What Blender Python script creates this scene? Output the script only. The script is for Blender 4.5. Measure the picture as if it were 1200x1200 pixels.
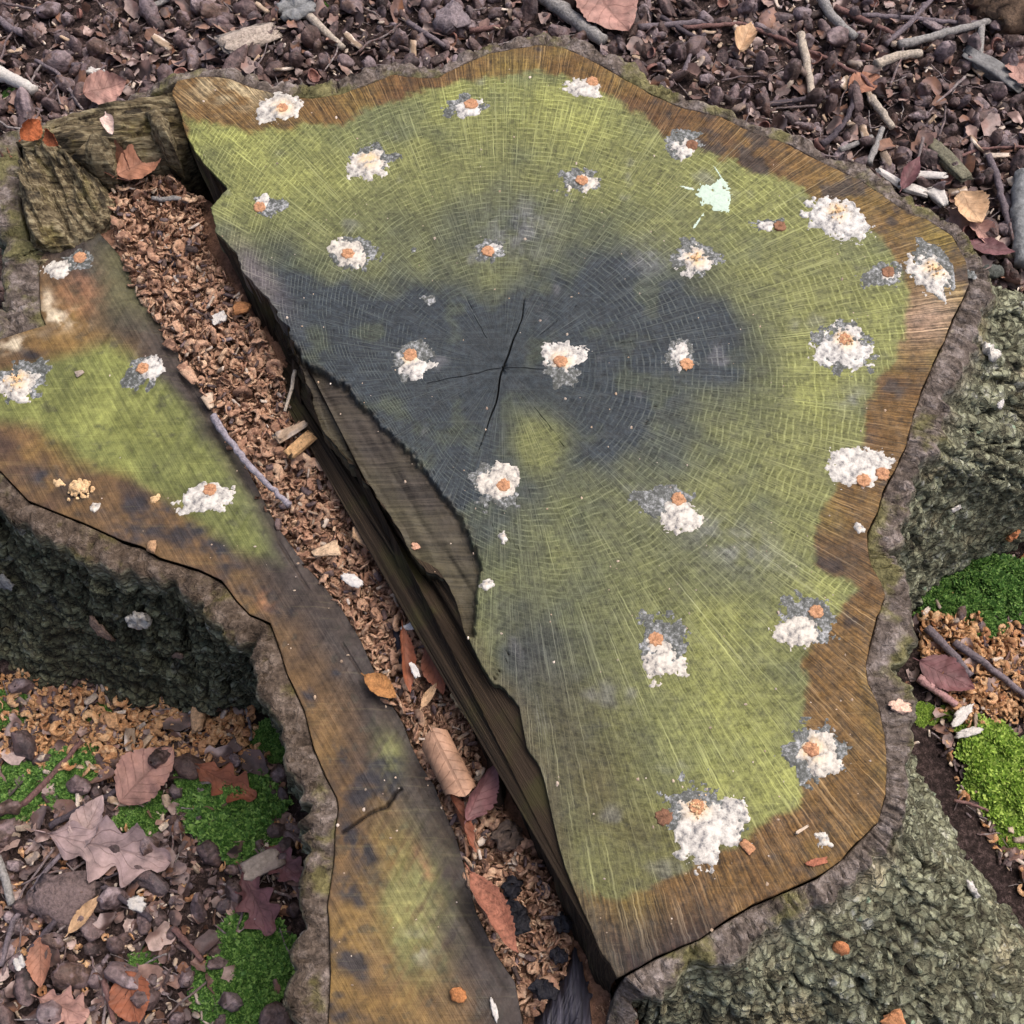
import bpy, math, random
import numpy as np
from mathutils import Vector, Matrix, Euler
from mathutils.geometry import tessellate_polygon

# ------------------------------------------------------------------ scene, camera, light
for o in list(bpy.data.objects): bpy.data.objects.remove(o)
SC = bpy.context.scene
COL = SC.collection
R = math.radians
H = 0.30          # height of the main saw cut
H2 = 0.255        # height of the lower shelf
ZF = 0.230        # litter bed in the felling notch
FOV, PITCH, DIST = R(46), R(66), 1.06

cam = bpy.data.cameras.new('camera'); CAM = bpy.data.objects.new('camera', cam); COL.objects.link(CAM)
cam.sensor_fit = 'HORIZONTAL'; cam.angle = FOV; cam.clip_start = 0.02; cam.clip_end = 500
DIRV = np.array([0, math.cos(PITCH), -math.sin(PITCH)])
CPOS = np.array([0, 0, H]) - DIST * DIRV
CAM.location = CPOS; CAM.rotation_euler = (math.pi/2 - PITCH, 0, 0)
SC.camera = CAM

SUN_EL, SUN_AZ = R(62), R(62)          # azimuth from +y towards +x
w = bpy.data.worlds.new('World'); SC.world = w; w.use_nodes = True
wn = w.node_tree.nodes; wl = w.node_tree.links
bg = wn['Background']
sky = wn.new('ShaderNodeTexSky'); sky.sky_type = 'NISHITA'; sky.sun_disc = False
sky.sun_elevation = SUN_EL; sky.sun_rotation = SUN_AZ
sky.air_density = 0.7; sky.dust_density = 6.0; sky.ozone_density = 1.0
wl.new(sky.outputs[0], bg.inputs[0]); bg.inputs[1].default_value = 0.15
sl = bpy.data.lights.new('sun', 'SUN'); SUN = bpy.data.objects.new('sun', sl); COL.objects.link(SUN)
sl.energy = 1.3; sl.angle = R(50); sl.color = (1.0, 0.965, 0.93)
sd = Vector((math.sin(SUN_AZ)*math.cos(SUN_EL), math.cos(SUN_AZ)*math.cos(SUN_EL), math.sin(SUN_EL)))
SUN.rotation_euler = sd.to_track_quat('Z', 'Y').to_euler(); SUN.location = (1.5, 2, 3)
vs = SC.view_settings; vs.view_transform = 'Standard'; vs.look = 'None'; vs.gamma = 1; vs.exposure = 0.35
vs.use_curve_mapping = False

# ------------------------------------------------------------------ projection: a pixel of the photograph to a point at height z
FPX = 600 / math.tan(FOV/2)
def P(px, py, z):
    px = np.asarray(px, float); py = np.asarray(py, float); z = np.asarray(z, float)
    dx = (px-600)/FPX; dy = (600-py)/FPX
    s, c = math.sin(PITCH), math.cos(PITCH)
    X = dx; Y = c + dy*s; Z = -s + dy*c
    k = (z - CPOS[2])/Z
    return np.stack([CPOS[0]+X*k, CPOS[1]+Y*k, CPOS[2]+Z*k], -1)
def P1(px, py, z): return Vector(P(px, py, z).tolist())

# ------------------------------------------------------------------ noise
def h3(ix, iy, iz, s=0):
    with np.errstate(over='ignore'):
        h = (ix.astype(np.int64)*374761393 + iy.astype(np.int64)*668265263 + iz.astype(np.int64)*2147483647//3 + s*974634777) & 0xffffffff
        h = ((h ^ (h >> 13))*1274126177) & 0xffffffff
        h = ((h ^ (h >> 16))*2246822519) & 0xffffffff
        h = h ^ (h >> 15)
    return (h & 0xffffff)/float(0xffffff)
def vn(p, s=0):
    f = np.floor(p); i = f.astype(np.int64); t = p-f; t = t*t*(3-2*t)
    x, y, z = i[..., 0], i[..., 1], i[..., 2]; a, b, c = t[..., 0], t[..., 1], t[..., 2]
    def L(u, v, k): return u+(v-u)*k
    return L(L(L(h3(x, y, z, s), h3(x+1, y, z, s), a), L(h3(x, y+1, z, s), h3(x+1, y+1, z, s), a), b),
             L(L(h3(x, y, z+1, s), h3(x+1, y, z+1, s), a), L(h3(x, y+1, z+1, s), h3(x+1, y+1, z+1, s), a), b), c)
def fbm(p, o=4, s=0):
    p = np.asarray(p, float); r = 0; a = 0.5; n = 0
    for k in range(o):
        r = r + a*vn(p, s+k*17); n += a; p = p*2.03+11.7; a *= .5
    return r/n*2-1
def fb2(x, y, sc, o=4, s=0): return fbm(np.stack([x*sc, y*sc, np.zeros_like(x)+.37], -1), o, s)
def cell(p, s=0):
    f = np.floor(p).astype(np.int64); F1 = np.full(p.shape[:-1], 9.); F2 = F1.copy(); ID = F1*0
    for dx in (-1, 0, 1):
        for dy in (-1, 0, 1):
            for dz in (-1, 0, 1):
                q = f+np.array([dx, dy, dz]); x, y, z = q[..., 0], q[..., 1], q[..., 2]
                d = np.sqrt((x+h3(x, y, z, s)-p[..., 0])**2+(y+h3(x, y, z, s+1)-p[..., 1])**2+(z+h3(x, y, z, s+2)-p[..., 2])**2)
                idv = h3(x, y, z, s+3)
                m = d < F1
                F2 = np.where(m, F1, np.minimum(F2, d)); ID = np.where(m, idv, ID); F1 = np.where(m, d, F1)
    return F1, F2, ID
def sst(a, b, x):
    t = np.clip((x-a)/(b-a), 0, 1); return t*t*(3-2*t)
def lin(c):
    c = np.asarray(c, float)/255.
    return np.where(c <= .04045, c/12.92, ((c+.055)/1.055)**2.4)
def L4(c): return (*[float(v) for v in lin(c)], 1.0)
def inpoly(x, y, poly):
    x = np.asarray(x, float); y = np.asarray(y, float); r = np.zeros(x.shape, bool); n = len(poly)
    for i in range(n):
        x0, y0 = poly[i]; x1, y1 = poly[(i+1) % n]
        if y0 == y1: continue
        r ^= ((y0 > y) != (y1 > y)) & (x < (x1-x0)*(y-y0)/(y1-y0)+x0)
    return r
def segdist(x, y, poly, closed=False):
    d = np.full(np.shape(x), 1e9); n = len(poly)
    for i in range(n if closed else n-1):
        ax, ay = poly[i]; bx, by = poly[(i+1) % n]
        vx, vy = bx-ax, by-ay; t = np.clip(((x-ax)*vx+(y-ay)*vy)/(vx*vx+vy*vy+1e-12), 0, 1)
        d = np.minimum(d, np.hypot(x-ax-t*vx, y-ay-t*vy))
    return d
def sdist(x, y, poly):
    d = segdist(x, y, poly, True); return np.where(inpoly(x, y, poly), d, -d)

# ------------------------------------------------------------------ objects
def tag(o, label=None, cat=None, group=None, kind=None):
    if label: o['label'] = label
    if cat: o['category'] = cat
    if group: o['group'] = group
    if kind: o['kind'] = kind
    return o
def mesh(name, V, F, mat, uv=None, attrs=None, smooth=True):
    me = bpy.data.meshes.new(name)
    V = np.asarray(V, np.float32)
    if isinstance(F, np.ndarray):
        n, k = F.shape
        me.vertices.add(len(V)); me.vertices.foreach_set('co', V.ravel())
        me.loops.add(n*k); me.loops.foreach_set('vertex_index', F.astype(np.int32).ravel())
        me.polygons.add(n); me.polygons.foreach_set('loop_start', np.arange(0, n*k, k, dtype=np.int32))
        me.update(calc_edges=True); me.validate()
    else:
        me.from_pydata(V.tolist(), [], F)
    if uv is not None:
        l = me.uv_layers.new(name='UVMap'); l.data.foreach_set('uv', np.asarray(uv, np.float32).ravel())
    for k, a in (attrs or {}).items():
        a = np.asarray(a, np.float32)
        if a.ndim == 1:
            me.attributes.new(k, 'FLOAT', 'POINT').data.foreach_set('value', a)
        else:
            c = np.ones((len(V), 4), np.float32); c[:, :3] = a
            me.attributes.new(k, 'FLOAT_COLOR', 'POINT').data.foreach_set('color', c.ravel())
    if smooth: me.polygons.foreach_set('use_smooth', np.ones(len(me.polygons), bool))
    if mat: me.materials.append(mat)
    return me
def link(name, me, parent=None, loc=None, rot=None, scale=None):
    o = bpy.data.objects.new(name, me); COL.objects.link(o)
    if parent: o.parent = parent
    if loc is not None: o.location = loc
    if rot is not None: o.rotation_euler = rot
    if scale is not None: o.scale = scale if hasattr(scale, '__len__') else (scale,)*3
    return o
def empty(name, loc=(0, 0, 0)):
    o = link(name, None, loc=loc); o.empty_display_size = .02; return o
def gridF(nr, nc, wrap=False):
    r = np.arange(nr-1)[:, None]; c = np.arange(nc if wrap else nc-1)[None, :]
    c2 = (c+1) % nc if wrap else c+1
    return np.stack([r*nc+c+0*r, r*nc+c2, (r+1)*nc+c2, (r+1)*nc+c+0*r], -1).reshape(-1, 4)
def resample(pts, n, closed=False):
    pts = np.asarray(pts, float)
    if closed: pts = np.vstack([pts, pts[:1]])
    d = np.r_[0, np.cumsum(np.linalg.norm(np.diff(pts[:, :2], axis=0), axis=1))]
    t = np.linspace(0, d[-1], n, endpoint=not closed)
    return np.stack([np.interp(t, d, pts[:, k]) for k in range(pts.shape[1])], -1)

# ------------------------------------------------------------------ materials
class NT:
    def __init__(s, name, rough=.8, spec=.25):
        s.m = bpy.data.materials.new(name); s.m.use_nodes = True
        s.n = s.m.node_tree.nodes; s.l = s.m.node_tree.links
        s.b = s.n['Principled BSDF']; s.b.inputs['Roughness'].default_value = rough
        s.b.inputs['Specular IOR Level'].default_value = spec
    def put(s, sock, v):
        if hasattr(v, 'is_linked'): s.l.new(v, sock)
        else: sock.default_value = v
    def math(s, op, a, b=0., c=None):
        n = s.n.new('ShaderNodeMath'); n.operation = op; s.put(n.inputs[0], a); s.put(n.inputs[1], b)
        if c is not None: s.put(n.inputs[2], c)
        return n.outputs[0]
    def mix(s, f, a, b, mode='MIX'):
        n = s.n.new('ShaderNodeMix'); n.data_type = 'RGBA'; n.blend_type = mode
        s.put(n.inputs[0], f); s.put(n.inputs[6], a); s.put(n.inputs[7], b); return n.outputs[2]
    def noise(s, vec, scale, detail=4, rough=.6, dist=0.):
        n = s.n.new('ShaderNodeTexNoise'); 
        if vec is not None: s.l.new(vec, n.inputs['Vector'])
        n.inputs['Scale'].default_value = scale; n.inputs['Detail'].default_value = detail
        n.inputs['Roughness'].default_value = rough; n.inputs['Distortion'].default_value = dist
        return n.outputs[0]
    def ramp(s, f, *stops):
        n = s.n.new('ShaderNodeValToRGB'); s.put(n.inputs[0], f); e = n.color_ramp.elements
        while len(e) < len(stops): e.new(.5)
        for k, (p, c) in enumerate(stops):
            e[k].position = p; e[k].color = c if hasattr(c, '__len__') else (c, c, c, 1)
        return n.outputs[0]
    def step(s, f, a, b):
        n = s.n.new('ShaderNodeMapRange'); n.interpolation_type = 'SMOOTHSTEP'; s.put(n.inputs[0], f)
        n.inputs[1].default_value = a; n.inputs[2].default_value = b; return n.outputs[0]
    def obj(s): return s.n.new('ShaderNodeTexCoord').outputs['Object']
    def attr(s, name):
        n = s.n.new('ShaderNodeAttribute'); n.attribute_name = name; return n
    def uvxy(s):
        t = s.n.new('ShaderNodeTexCoord'); x = s.n.new('ShaderNodeSeparateXYZ'); s.l.new(t.outputs['UV'], x.inputs[0])
        return x.outputs[0], x.outputs[1]
    def comb(s, x, y, z=0.):
        n = s.n.new('ShaderNodeCombineXYZ'); s.put(n.inputs[0], x); s.put(n.inputs[1], y); s.put(n.inputs[2], z); return n.outputs[0]
    def rnd(s):
        a = s.n.new('ShaderNodeObjectInfo').outputs['Random']; b = s.n.new('ShaderNodeNewGeometry').outputs['Random Per Island']
        return s.math('FRACT', s.math('ADD', a, b))
    def bump(s, h, strength=.5, dist=.001):
        n = s.n.new('ShaderNodeBump'); n.inputs['Strength'].default_value = strength; n.inputs['Distance'].default_value = dist
        s.l.new(h, n.inputs['Height']); s.l.new(n.outputs[0], s.b.inputs['Normal'])
    def color(s, c): s.put(s.b.inputs['Base Color'], c)
    def scalevec(s, v, sc):
        n = s.n.new('ShaderNodeMapping'); s.l.new(v, n.inputs[0]); n.inputs['Scale'].default_value = sc; return n.outputs[0]

def m_cut():
    t = NT('saw_cut_wood', .72, .3); u, v = t.uvxy(); o = t.obj()
    col = t.attr('Col').outputs['Color']; pat = t.attr('pat').outputs['Fac']; heart = t.attr('heart').outputs['Fac']
    vw = t.math('ADD', v, t.math('MULTIPLY', t.noise(o, 26, 2), .010))
    s = t.math('SINE', t.math('MULTIPLY', vw, 2*math.pi/.0052))
    brk = t.noise(o, 95, 2, .7)
    ring = t.math('MULTIPLY', t.math('MULTIPLY', t.step(s, .45, .98), t.step(brk, .38, .62)), t.step(v, .0, .16))
    uj = t.math('ADD', u, t.math('MULTIPLY', brk, .0011))
    rA = t.step(t.noise(t.comb(t.math('MULTIPLY', uj, 1300.), t.math('MULTIPLY', v, 9.)), 1, 1), .58, .72)
    rB = t.step(t.noise(t.comb(t.math('MULTIPLY', uj, 2500.), t.math('MULTIPLY', v, 26.), 5.), 1, 1), .54, .72)
    rC = t.step(t.noise(t.comb(t.math('MULTIPLY', uj, 1150.), t.math('MULTIPLY', v, 5.), 9.), 1, 0), .74, .84)
    mp = t.n.new('ShaderNodeMapping'); t.l.new(o, mp.inputs[0]); mp.inputs['Rotation'].default_value = (0, 0, R(-62)); mp.inputs['Scale'].default_value = (14, 520, 1)
    saw = t.step(t.noise(mp.outputs[0], 1, 1), .56, .74)
    pale = t.math('MAXIMUM', t.math('MULTIPLY', ring, t.math('MULTIPLY', t.attr('ringm').outputs['Fac'], .85)), t.math('MULTIPLY', rA, .9))
    pale = t.math('MAXIMUM', pale, t.math('MULTIPLY', rB, .5)); pale = t.math('MAXIMUM', pale, t.math('MULTIPLY', rC, .6))
    pale = t.math('MAXIMUM', pale, t.math('MULTIPLY', saw, .25))
    pale = t.math('MULTIPLY', pale, pat)
    mg = t.n.new('ShaderNodeMapping'); t.l.new(o, mg.inputs[0]); mg.inputs['Rotation'].default_value = (0, 0, R(58)); mg.inputs['Scale'].default_value = (9, 300, 1)
    gr = t.noise(mg.outputs[0], 1, 3)
    torn = t.math('SUBTRACT', 1., pat)
    grime = t.noise(o, 170, 3, .75)
    dark = t.mix(1., col, t.ramp(grime, (.32, .34), (.66, 1.08)), 'MULTIPLY')
    lite = t.mix(t.math('ADD', .09, t.math('MULTIPLY', rC, .12)), t.mix(1., col, (1.45, 1.45, 1.38, 1), 'MULTIPLY'), L4((200, 200, 176)))
    stk = t.noise(t.comb(t.math('MULTIPLY', uj, 1500.), t.math('MULTIPLY', v, 22.), 3.), 1, 2)
    c = t.mix(pale, dark, lite)
    c = t.mix(t.math('SUBTRACT', 1., t.math('MULTIPLY', heart, .55)), c, t.mix(1., c, t.ramp(stk, (.34, .40), (.5, .95), (.66, 1.5)), 'MULTIPLY'))
    c = t.mix(t.math('MULTIPLY', torn, .85), c, t.mix(1., col, t.ramp(gr, (.3, .35), (.7, 1.4)), 'MULTIPLY'))
    t.color(c)
    t.put(t.b.inputs['Roughness'], t.ramp(brk, (.3, .55), (.7, .85)))
    t.bump(t.math('ADD', grime, t.math('MULTIPLY', t.math('MULTIPLY', gr, torn), 2.5)), .7, .0012)
    return t.m
def m_shelf():
    t = NT('weathered_shelf_wood', .7, .3); u, v = t.uvxy(); o = t.obj(); col = t.attr('Col').outputs['Color']
    g1 = t.noise(t.comb(t.math('MULTIPLY', u, 260.), t.math('MULTIPLY', v, 9.)), 1, 4)
    mp = t.n.new('ShaderNodeMapping'); t.l.new(o, mp.inputs[0]); mp.inputs['Rotation'].default_value = (0, 0, R(35)); mp.inputs['Scale'].default_value = (14, 330, 1)
    g2 = t.noise(mp.outputs[0], 1, 3)
    grime = t.noise(o, 150, 5, .7)
    c = t.mix(1., col, t.ramp(g1, (.32, .72), (.68, 1.22)), 'MULTIPLY')
    c = t.mix(1., c, t.ramp(grime, (.3, .6), (.7, 1.3)), 'MULTIPLY')
    c = t.mix(t.math('MULTIPLY', t.step(g2, .56, .74), .2), c, t.mix(.2, t.mix(1., c, (1.7, 1.7, 1.5, 1), 'MULTIPLY'), L4((200, 195, 140))))
    t.color(c); t.put(t.b.inputs['Roughness'], t.ramp(t.noise(o, 24, 3), (.3, .45), (.7, .85)))
    t.bump(t.math('ADD', t.math('MULTIPLY', g1, 1.6), t.math('ADD', grime, t.math('MULTIPLY', g2, .8))), .7, .0014)
    return t.m
def m_wall():
    t = NT('torn_wall_wood', .8, .2); u, v = t.uvxy(); o = t.obj()
    g = t.noise(t.comb(t.math('MULTIPLY', u, 1500.), t.math('MULTIPLY', v, 4.)), 1, 4)
    n = t.noise(o, 20, 4)
    c = t.ramp(g, (.3, L4((32, 26, 21))), (.5, L4((58, 47, 37))), (.72, L4((98, 82, 64))))
    c = t.mix(t.math('MULTIPLY', t.step(n, .5, .7), .6), c, L4((72, 70, 40)))
    t.color(c); t.bump(t.math('ADD', t.math('MULTIPLY', g, 3.), t.noise(o, 200, 4)), .8, .0015)
    return t.m
def m_bark():
    t = NT('mossy_bark', .88, .15); o = t.obj(); ring = t.attr('ring').outputs['Fac']; pid = t.attr('plate').outputs['Fac']; damp_shade = t.attr('damp_shade').outputs['Fac']
    n1 = t.noise(o, 16, 5, .65); n2 = t.noise(o, 60, 5, .7); n3 = t.noise(o, 240, 4, .7)
    c = t.ramp(n2, (.28, L4((62, 57, 49))), (.42, L4((112, 111, 90))), (.58, L4((148, 150, 124))), (.75, L4((190, 189, 176))))
    c = t.mix(t.step(n1, .52, .70), c, t.mix(1., c, (1.28, 1.12, 1.05, 1), 'MULTIPLY'))
    c = t.mix(1., c, t.ramp(pid, (0., .78), (1., 1.25)), 'MULTIPLY')
    c = t.mix(t.math('MULTIPLY', t.step(t.noise(o, 38, 4, .7), .60, .68), .75), c, L4((176, 176, 166)))
    c = t.mix(t.math('MULTIPLY', t.step(t.noise(o, 55, 3), .68, .74), .7), c, L4((150, 178, 150)))
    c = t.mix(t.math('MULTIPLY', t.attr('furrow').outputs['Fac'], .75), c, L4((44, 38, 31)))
    c = t.mix(t.math('MULTIPLY', damp_shade, .72), c, t.mix(1., c, (.34, .35, .30, 1), 'MULTIPLY'))  # shade of the left hollow and its damp, both darkened into the bark colour
    rc = t.ramp(n2, (.3, L4((64, 56, 50))), (.5, L4((110, 99, 91))), (.7, L4((154, 143, 137))))
    rc = t.mix(t.step(t.noise(o, 18, 4), .50, .62), rc, t.ramp(n2, (.3, L4((70, 66, 42))), (.7, L4((138, 132, 92)))))
    rc = t.mix(t.attr('left_dark').outputs['Fac'], rc, t.mix(1., rc, (.66, .60, .52, 1), 'MULTIPLY'))  # bark ring darker and browner on the left side
    c = t.mix(ring, c, rc)
    c = t.mix(1., c, t.ramp(n3, (.3, .72), (.7, 1.22)), 'MULTIPLY')
    vo = t.n.new('ShaderNodeTexVoronoi'); vo.feature = 'DISTANCE_TO_EDGE'; vo.inputs['Scale'].default_value = 95
    wv = t.n.new('ShaderNodeVectorMath'); wv.operation = 'ADD'; t.l.new(o, wv.inputs[0]); t.l.new(t.comb(t.math('MULTIPLY', n2, .02), t.math('MULTIPLY', n1, .03), t.math('MULTIPLY', n2, .02)), wv.inputs[1])
    t.l.new(wv.outputs[0], vo.inputs['Vector']); ck = t.step(vo.outputs['Distance'], .0, .16)
    c = t.mix(t.math('MULTIPLY', t.math('SUBTRACT', 1., ck), t.math('SUBTRACT', .5, t.math('MULTIPLY', ring, .4))), c, L4((46, 40, 34)))
    t.color(c); t.bump(t.math('ADD', n3, t.math('ADD', n2, t.math('MULTIPLY', t.math('MULTIPLY', ck, t.math('SUBTRACT', 1., t.math('MULTIPLY', ring, .75))), 1.6))), .9, .0018)
    return t.m
def m_splint():
    t = NT('splintered_wood', .85, .15); o = t.obj()
    g = t.noise(t.scalevec(o, (26, 230, 230)), 1, 4); n = t.noise(o, 26, 4)
    c = t.ramp(g, (.3, L4((44, 37, 30))), (.48, L4((106, 94, 72))), (.68, L4((160, 148, 118))))
    c = t.mix(t.step(n, .5, .66), c, t.mix(1., c, (.72, .72, .52, 1), 'MULTIPLY'))
    c = t.mix(t.math('MULTIPLY', t.step(t.noise(o, 34, 3), .55, .63), .75), c, L4((40, 37, 34)))
    t.color(c); t.bump(t.math('ADD', t.math('MULTIPLY', g, 2.5), t.noise(o, 260, 4)), .9, .002)
    return t.m
def m_slab():
    t = NT('dark_hinge_wood', .6, .35); o = t.obj()
    g = t.noise(t.scalevec(o, (300, 14, 60)), 1, 4)
    t.color(t.ramp(g, (.3, L4((26, 24, 28))), (.55, L4((56, 54, 64))), (.75, L4((96, 92, 100)))))
    t.bump(g, .8, .002); return t.m
def m_piece(name, cols, rough=.75, scale=90, bump=.001, spec=.3, contrast=(.55, 1.35)):
    t = NT(name, rough, spec); o = t.obj(); k = len(cols)
    r = t.rnd(); st = [(i/(k-1), L4(x)) for i, x in enumerate(cols)]
    c = t.ramp(r, *st); n = t.noise(o, scale, 4, .7)
    if k > 2:
        c = t.mix(t.step(t.noise(o, scale*.45, 2), .46, .62), c, t.ramp(t.math('FRACT', t.math('ADD', r, .37)), *st))
    t.color(t.mix(1., c, t.ramp(n, (.32, contrast[0]), (.5, 1.), (.68, contrast[1])), 'MULTIPLY'))
    t.bump(n, 1., bump*1.6); return t.m
def m_leaf(name, cols):
    t = NT(name, .6, .35); u, v = t.uvxy(); o = t.obj(); k = len(cols)
    c = t.ramp(t.rnd(), *[(i/(k-1), L4(x)) for i, x in enumerate(cols)])
    a = t.math('ABSOLUTE', t.math('SUBTRACT', u, .5))
    vein = t.math('SINE', t.math('MULTIPLY', t.math('ADD', v, t.math('MULTIPLY', a, -.55)), 44.))
    vein = t.math('MAXIMUM', t.step(vein, .90, 1.), t.math('SUBTRACT', 1., t.step(a, .008, .03)))
    n = t.noise(o, 55, 5, .65)
    c = t.mix(1., c, t.ramp(n, (.3, .45), (.5, .9), (.72, 1.4)), 'MULTIPLY')
    c = t.mix(t.math('MULTIPLY', vein, .45), c, t.mix(1., c, (.5, .45, .42, 1), 'MULTIPLY'))
    t.color(c); t.bump(t.math('ADD', n, vein), .5, .001); return t.m
def m_wax():
    t = NT('sealing_wax', .55, .4); o = t.obj(); core = t.attr('core').outputs['Fac']
    n = t.noise(o, 150, 4, .7)
    c = t.ramp(n, (.34, L4((96, 96, 100))), (.45, L4((172, 168, 162))), (.60, L4((214, 210, 202))))
    c = t.mix(t.math('MULTIPLY', core, t.step(t.noise(o, 110, 3), .36, .6)), c, L4((226, 190, 132)))
    c = t.mix(t.math('MULTIPLY', t.n.new('ShaderNodeObjectInfo').outputs['Random'], .7), c, t.mix(1., c, (1.0, .93, .82, 1), 'MULTIPLY'))
    t.color(c); t.bump(n, .6, .001)
    return t.m
def m_film():
    t = NT('thin_wax_film', .6, .35); o = t.obj(); n = t.noise(o, 300, 3, .75)
    c = t.ramp(t.math('ADD', t.math('MULTIPLY', n, .6), t.math('MULTIPLY', t.noise(o, 70, 3), .4)), (.40, L4((62, 64, 60))), (.50, L4((92, 94, 90))), (.58, L4((144, 145, 144))), (.68, L4((202, 202, 200))))
    t.color(c); t.bump(n, .5, .0006); return t.m
def m_soil():
    t = NT('forest_soil', .9, .15); o = t.obj(); n = t.noise(o, 160, 4, .8); n2 = t.noise(o, 6, 4)
    c = t.ramp(n, (.3, L4((26, 21, 20))), (.5, L4((54, 43, 40))), (.68, L4((100, 83, 79))))
    c = t.mix(t.step(n2, .5, .65), c, t.mix(1., c, (.75, .75, .8, 1), 'MULTIPLY'))
    t.color(c); t.bump(t.math('ADD', n, t.noise(o, 400, 4)), .9, .004); return t.m
def m_moss(name, c0, c1, c2):
    t = NT(name, .6, .3)
    isl = t.n.new('ShaderNodeNewGeometry').outputs['Random Per Island']
    t.color(t.ramp(isl, (0., L4(c0)), (.5, L4(c1)), (1., L4(c2)))); return t.m

M_CUT, M_SHELF, M_WALL, M_BARK, M_SPL, M_SLAB = m_cut(), m_shelf(), m_wall(), m_bark(), m_splint(), m_slab()
M_WAX, M_FILM, M_SOIL, M_MOSS = m_wax(), m_film(), m_soil(), m_moss('green_moss', (44, 74, 30), (78, 118, 50), (132, 166, 86))
M_MOSSB = m_moss('bright_moss', (74, 104, 34), (126, 158, 56), (182, 204, 100))
M_PLUG = m_piece('dowel_wood', [(184, 136, 100), (194, 146, 110), (170, 122, 92)], .85, 500, .0006)
M_PLUGD = m_piece('dark_dowel_wood', [(118, 84, 64), (136, 98, 74)], .8, 300, .0008)
M_CRUMB = m_piece('tan_crumb', [(224, 192, 148), (214, 176, 130)], .8, 300, .001)
M_HUSK = m_piece('nut_husk', [(70, 56, 54), (96, 78, 76), (120, 102, 102), (86, 64, 56), (146, 130, 132), (54, 42, 40), (104, 82, 72)], .6, 170, .0022, .45, (.42, 1.5))
M_CUP = m_piece('seed_cup', [(120, 84, 78), (140, 100, 88), (104, 82, 80)], .75, 150, .001)
M_TWIG = m_piece('twig_bark', [(96, 84, 84), (130, 118, 118), (110, 88, 84), (152, 144, 140), (84, 68, 66)], .75, 260, .001)
M_CHIP = m_piece('wood_chip', [(206, 186, 164), (176, 150, 124), (140, 124, 108), (222, 206, 190), (120, 104, 96)], .8, 110, .001)
M_BIT = m_piece('leaf_fragment', [(104, 82, 76), (150, 120, 110), (80, 62, 58), (132, 94, 72), (186, 164, 156), (62, 50, 48), (116, 100, 98)], .6, 70, .0008)
M_SHAV = m_piece('old_shaving', [(168, 130, 106), (200, 160, 132), (144, 108, 88), (218, 184, 152), (178, 136, 112), (110, 84, 70)], .85, 330, .0012, .15, (.55, 1.3))
M_SHAVF = m_piece('fresh_shaving', [(200, 156, 112), (184, 132, 90), (218, 180, 138), (160, 106, 72)], .8, 330, .0012, .2, (.55, 1.3))
M_LBROWN = m_leaf('brown_leaf', [(150, 104, 84), (168, 118, 92)])
M_LPINK = m_leaf('pinkish_leaf', [(160, 122, 110), (172, 132, 120)])
M_LPALE = m_leaf('pale_leaf', [(160, 136, 132), (176, 154, 150)])
M_LRED = m_leaf('red_brown_leaf', [(146, 88, 62), (132, 78, 56)])
M_LPURP = m_leaf('purple_leaf', [(110, 74, 76), (122, 84, 84)])
M_LTAN = m_leaf('tan_leaf', [(196, 160, 122), (206, 170, 134)])
M_BLACK = m_piece('black_rot', [(28, 27, 32), (40, 38, 46)], .6, 200, .002)
M_MINT = m_piece('pale_dropping', [(186, 206, 186), (204, 218, 202)], .7, 260, .0006, .3, (.85, 1.08))
M_GREYB = m_piece('lichen_bark_piece', [(138, 140, 140), (120, 118, 116)], .85, 90, .002)
M_WHITE = m_piece('bleached_wood', [(212, 206, 200), (200, 194, 186)], .7, 260, .001, .3, (.7, 1.12))

# ------------------------------------------------------------------ traced outlines (pixels of the photograph, later laid on real heights)
OUT = [(200,108),(207,94),(233,89),(267,91),(293,102),(333,112),(363,115),(400,110),(440,95),(460,87),(490,91),(513,90),(543,75),(573,62),(613,55),(633,52),(660,55),(683,65),(707,78),(733,93),(767,112),(800,126),(843,136),(883,155),(927,170),(950,183),(980,197),(1007,210),(1033,227),(1053,242),(1087,257),(1117,277),(1133,307),(1137,333),(1120,367),(1107,400),(1093,427),(1080,460),(1070,487),(1063,520),(1053,543),(1037,573),(1030,597),(1018,623),(1017,640),(1022,663),(1033,683),(1038,697),(1030,720),(1023,747),(1015,777),(1017,800),(1030,827),(1037,860),(1040,900),(1038,933),(1030,963),(1010,983),(987,1007),(960,1027),(923,1043),(883,1060),(850,1080),(820,1100),(800,1108),(767,1123),(733,1143)]
EDGE = [(723,1147),(716,1130),(703,1117),(693,1087),(677,1053),(667,1030),(657,1000),(650,973),(643,933),(633,900),(617,877),(613,853),(611,833),(593,810),(573,797),(557,767),(543,737),(533,700),(520,677),(500,668),(480,647),(463,613),(440,580),(417,550),(400,530),(380,510),(367,483),(358,450),(350,425),(340,400),(333,383),(310,347),(283,317),(277,300),(252,272),(247,243),(267,220),(237,190),(217,157),(211,130)]
BASE = [(726,1185),(716,1175),(705,1165),(690,1130),(672,1085),(655,1040),(640,1010),(615,975),(600,950),(585,930),(572,900),(565,870),(558,840),(548,815),(535,790),(520,765),(505,730),(492,700),(480,680),(462,655),(445,630),(428,600),(405,565),(385,540),(370,515),(355,495),(345,470),(337,445),(328,425),(318,405),(305,382),(285,350),(262,322),(250,300),(238,275),(232,250),(226,238),(196,225),(172,196),(162,168)]
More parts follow.
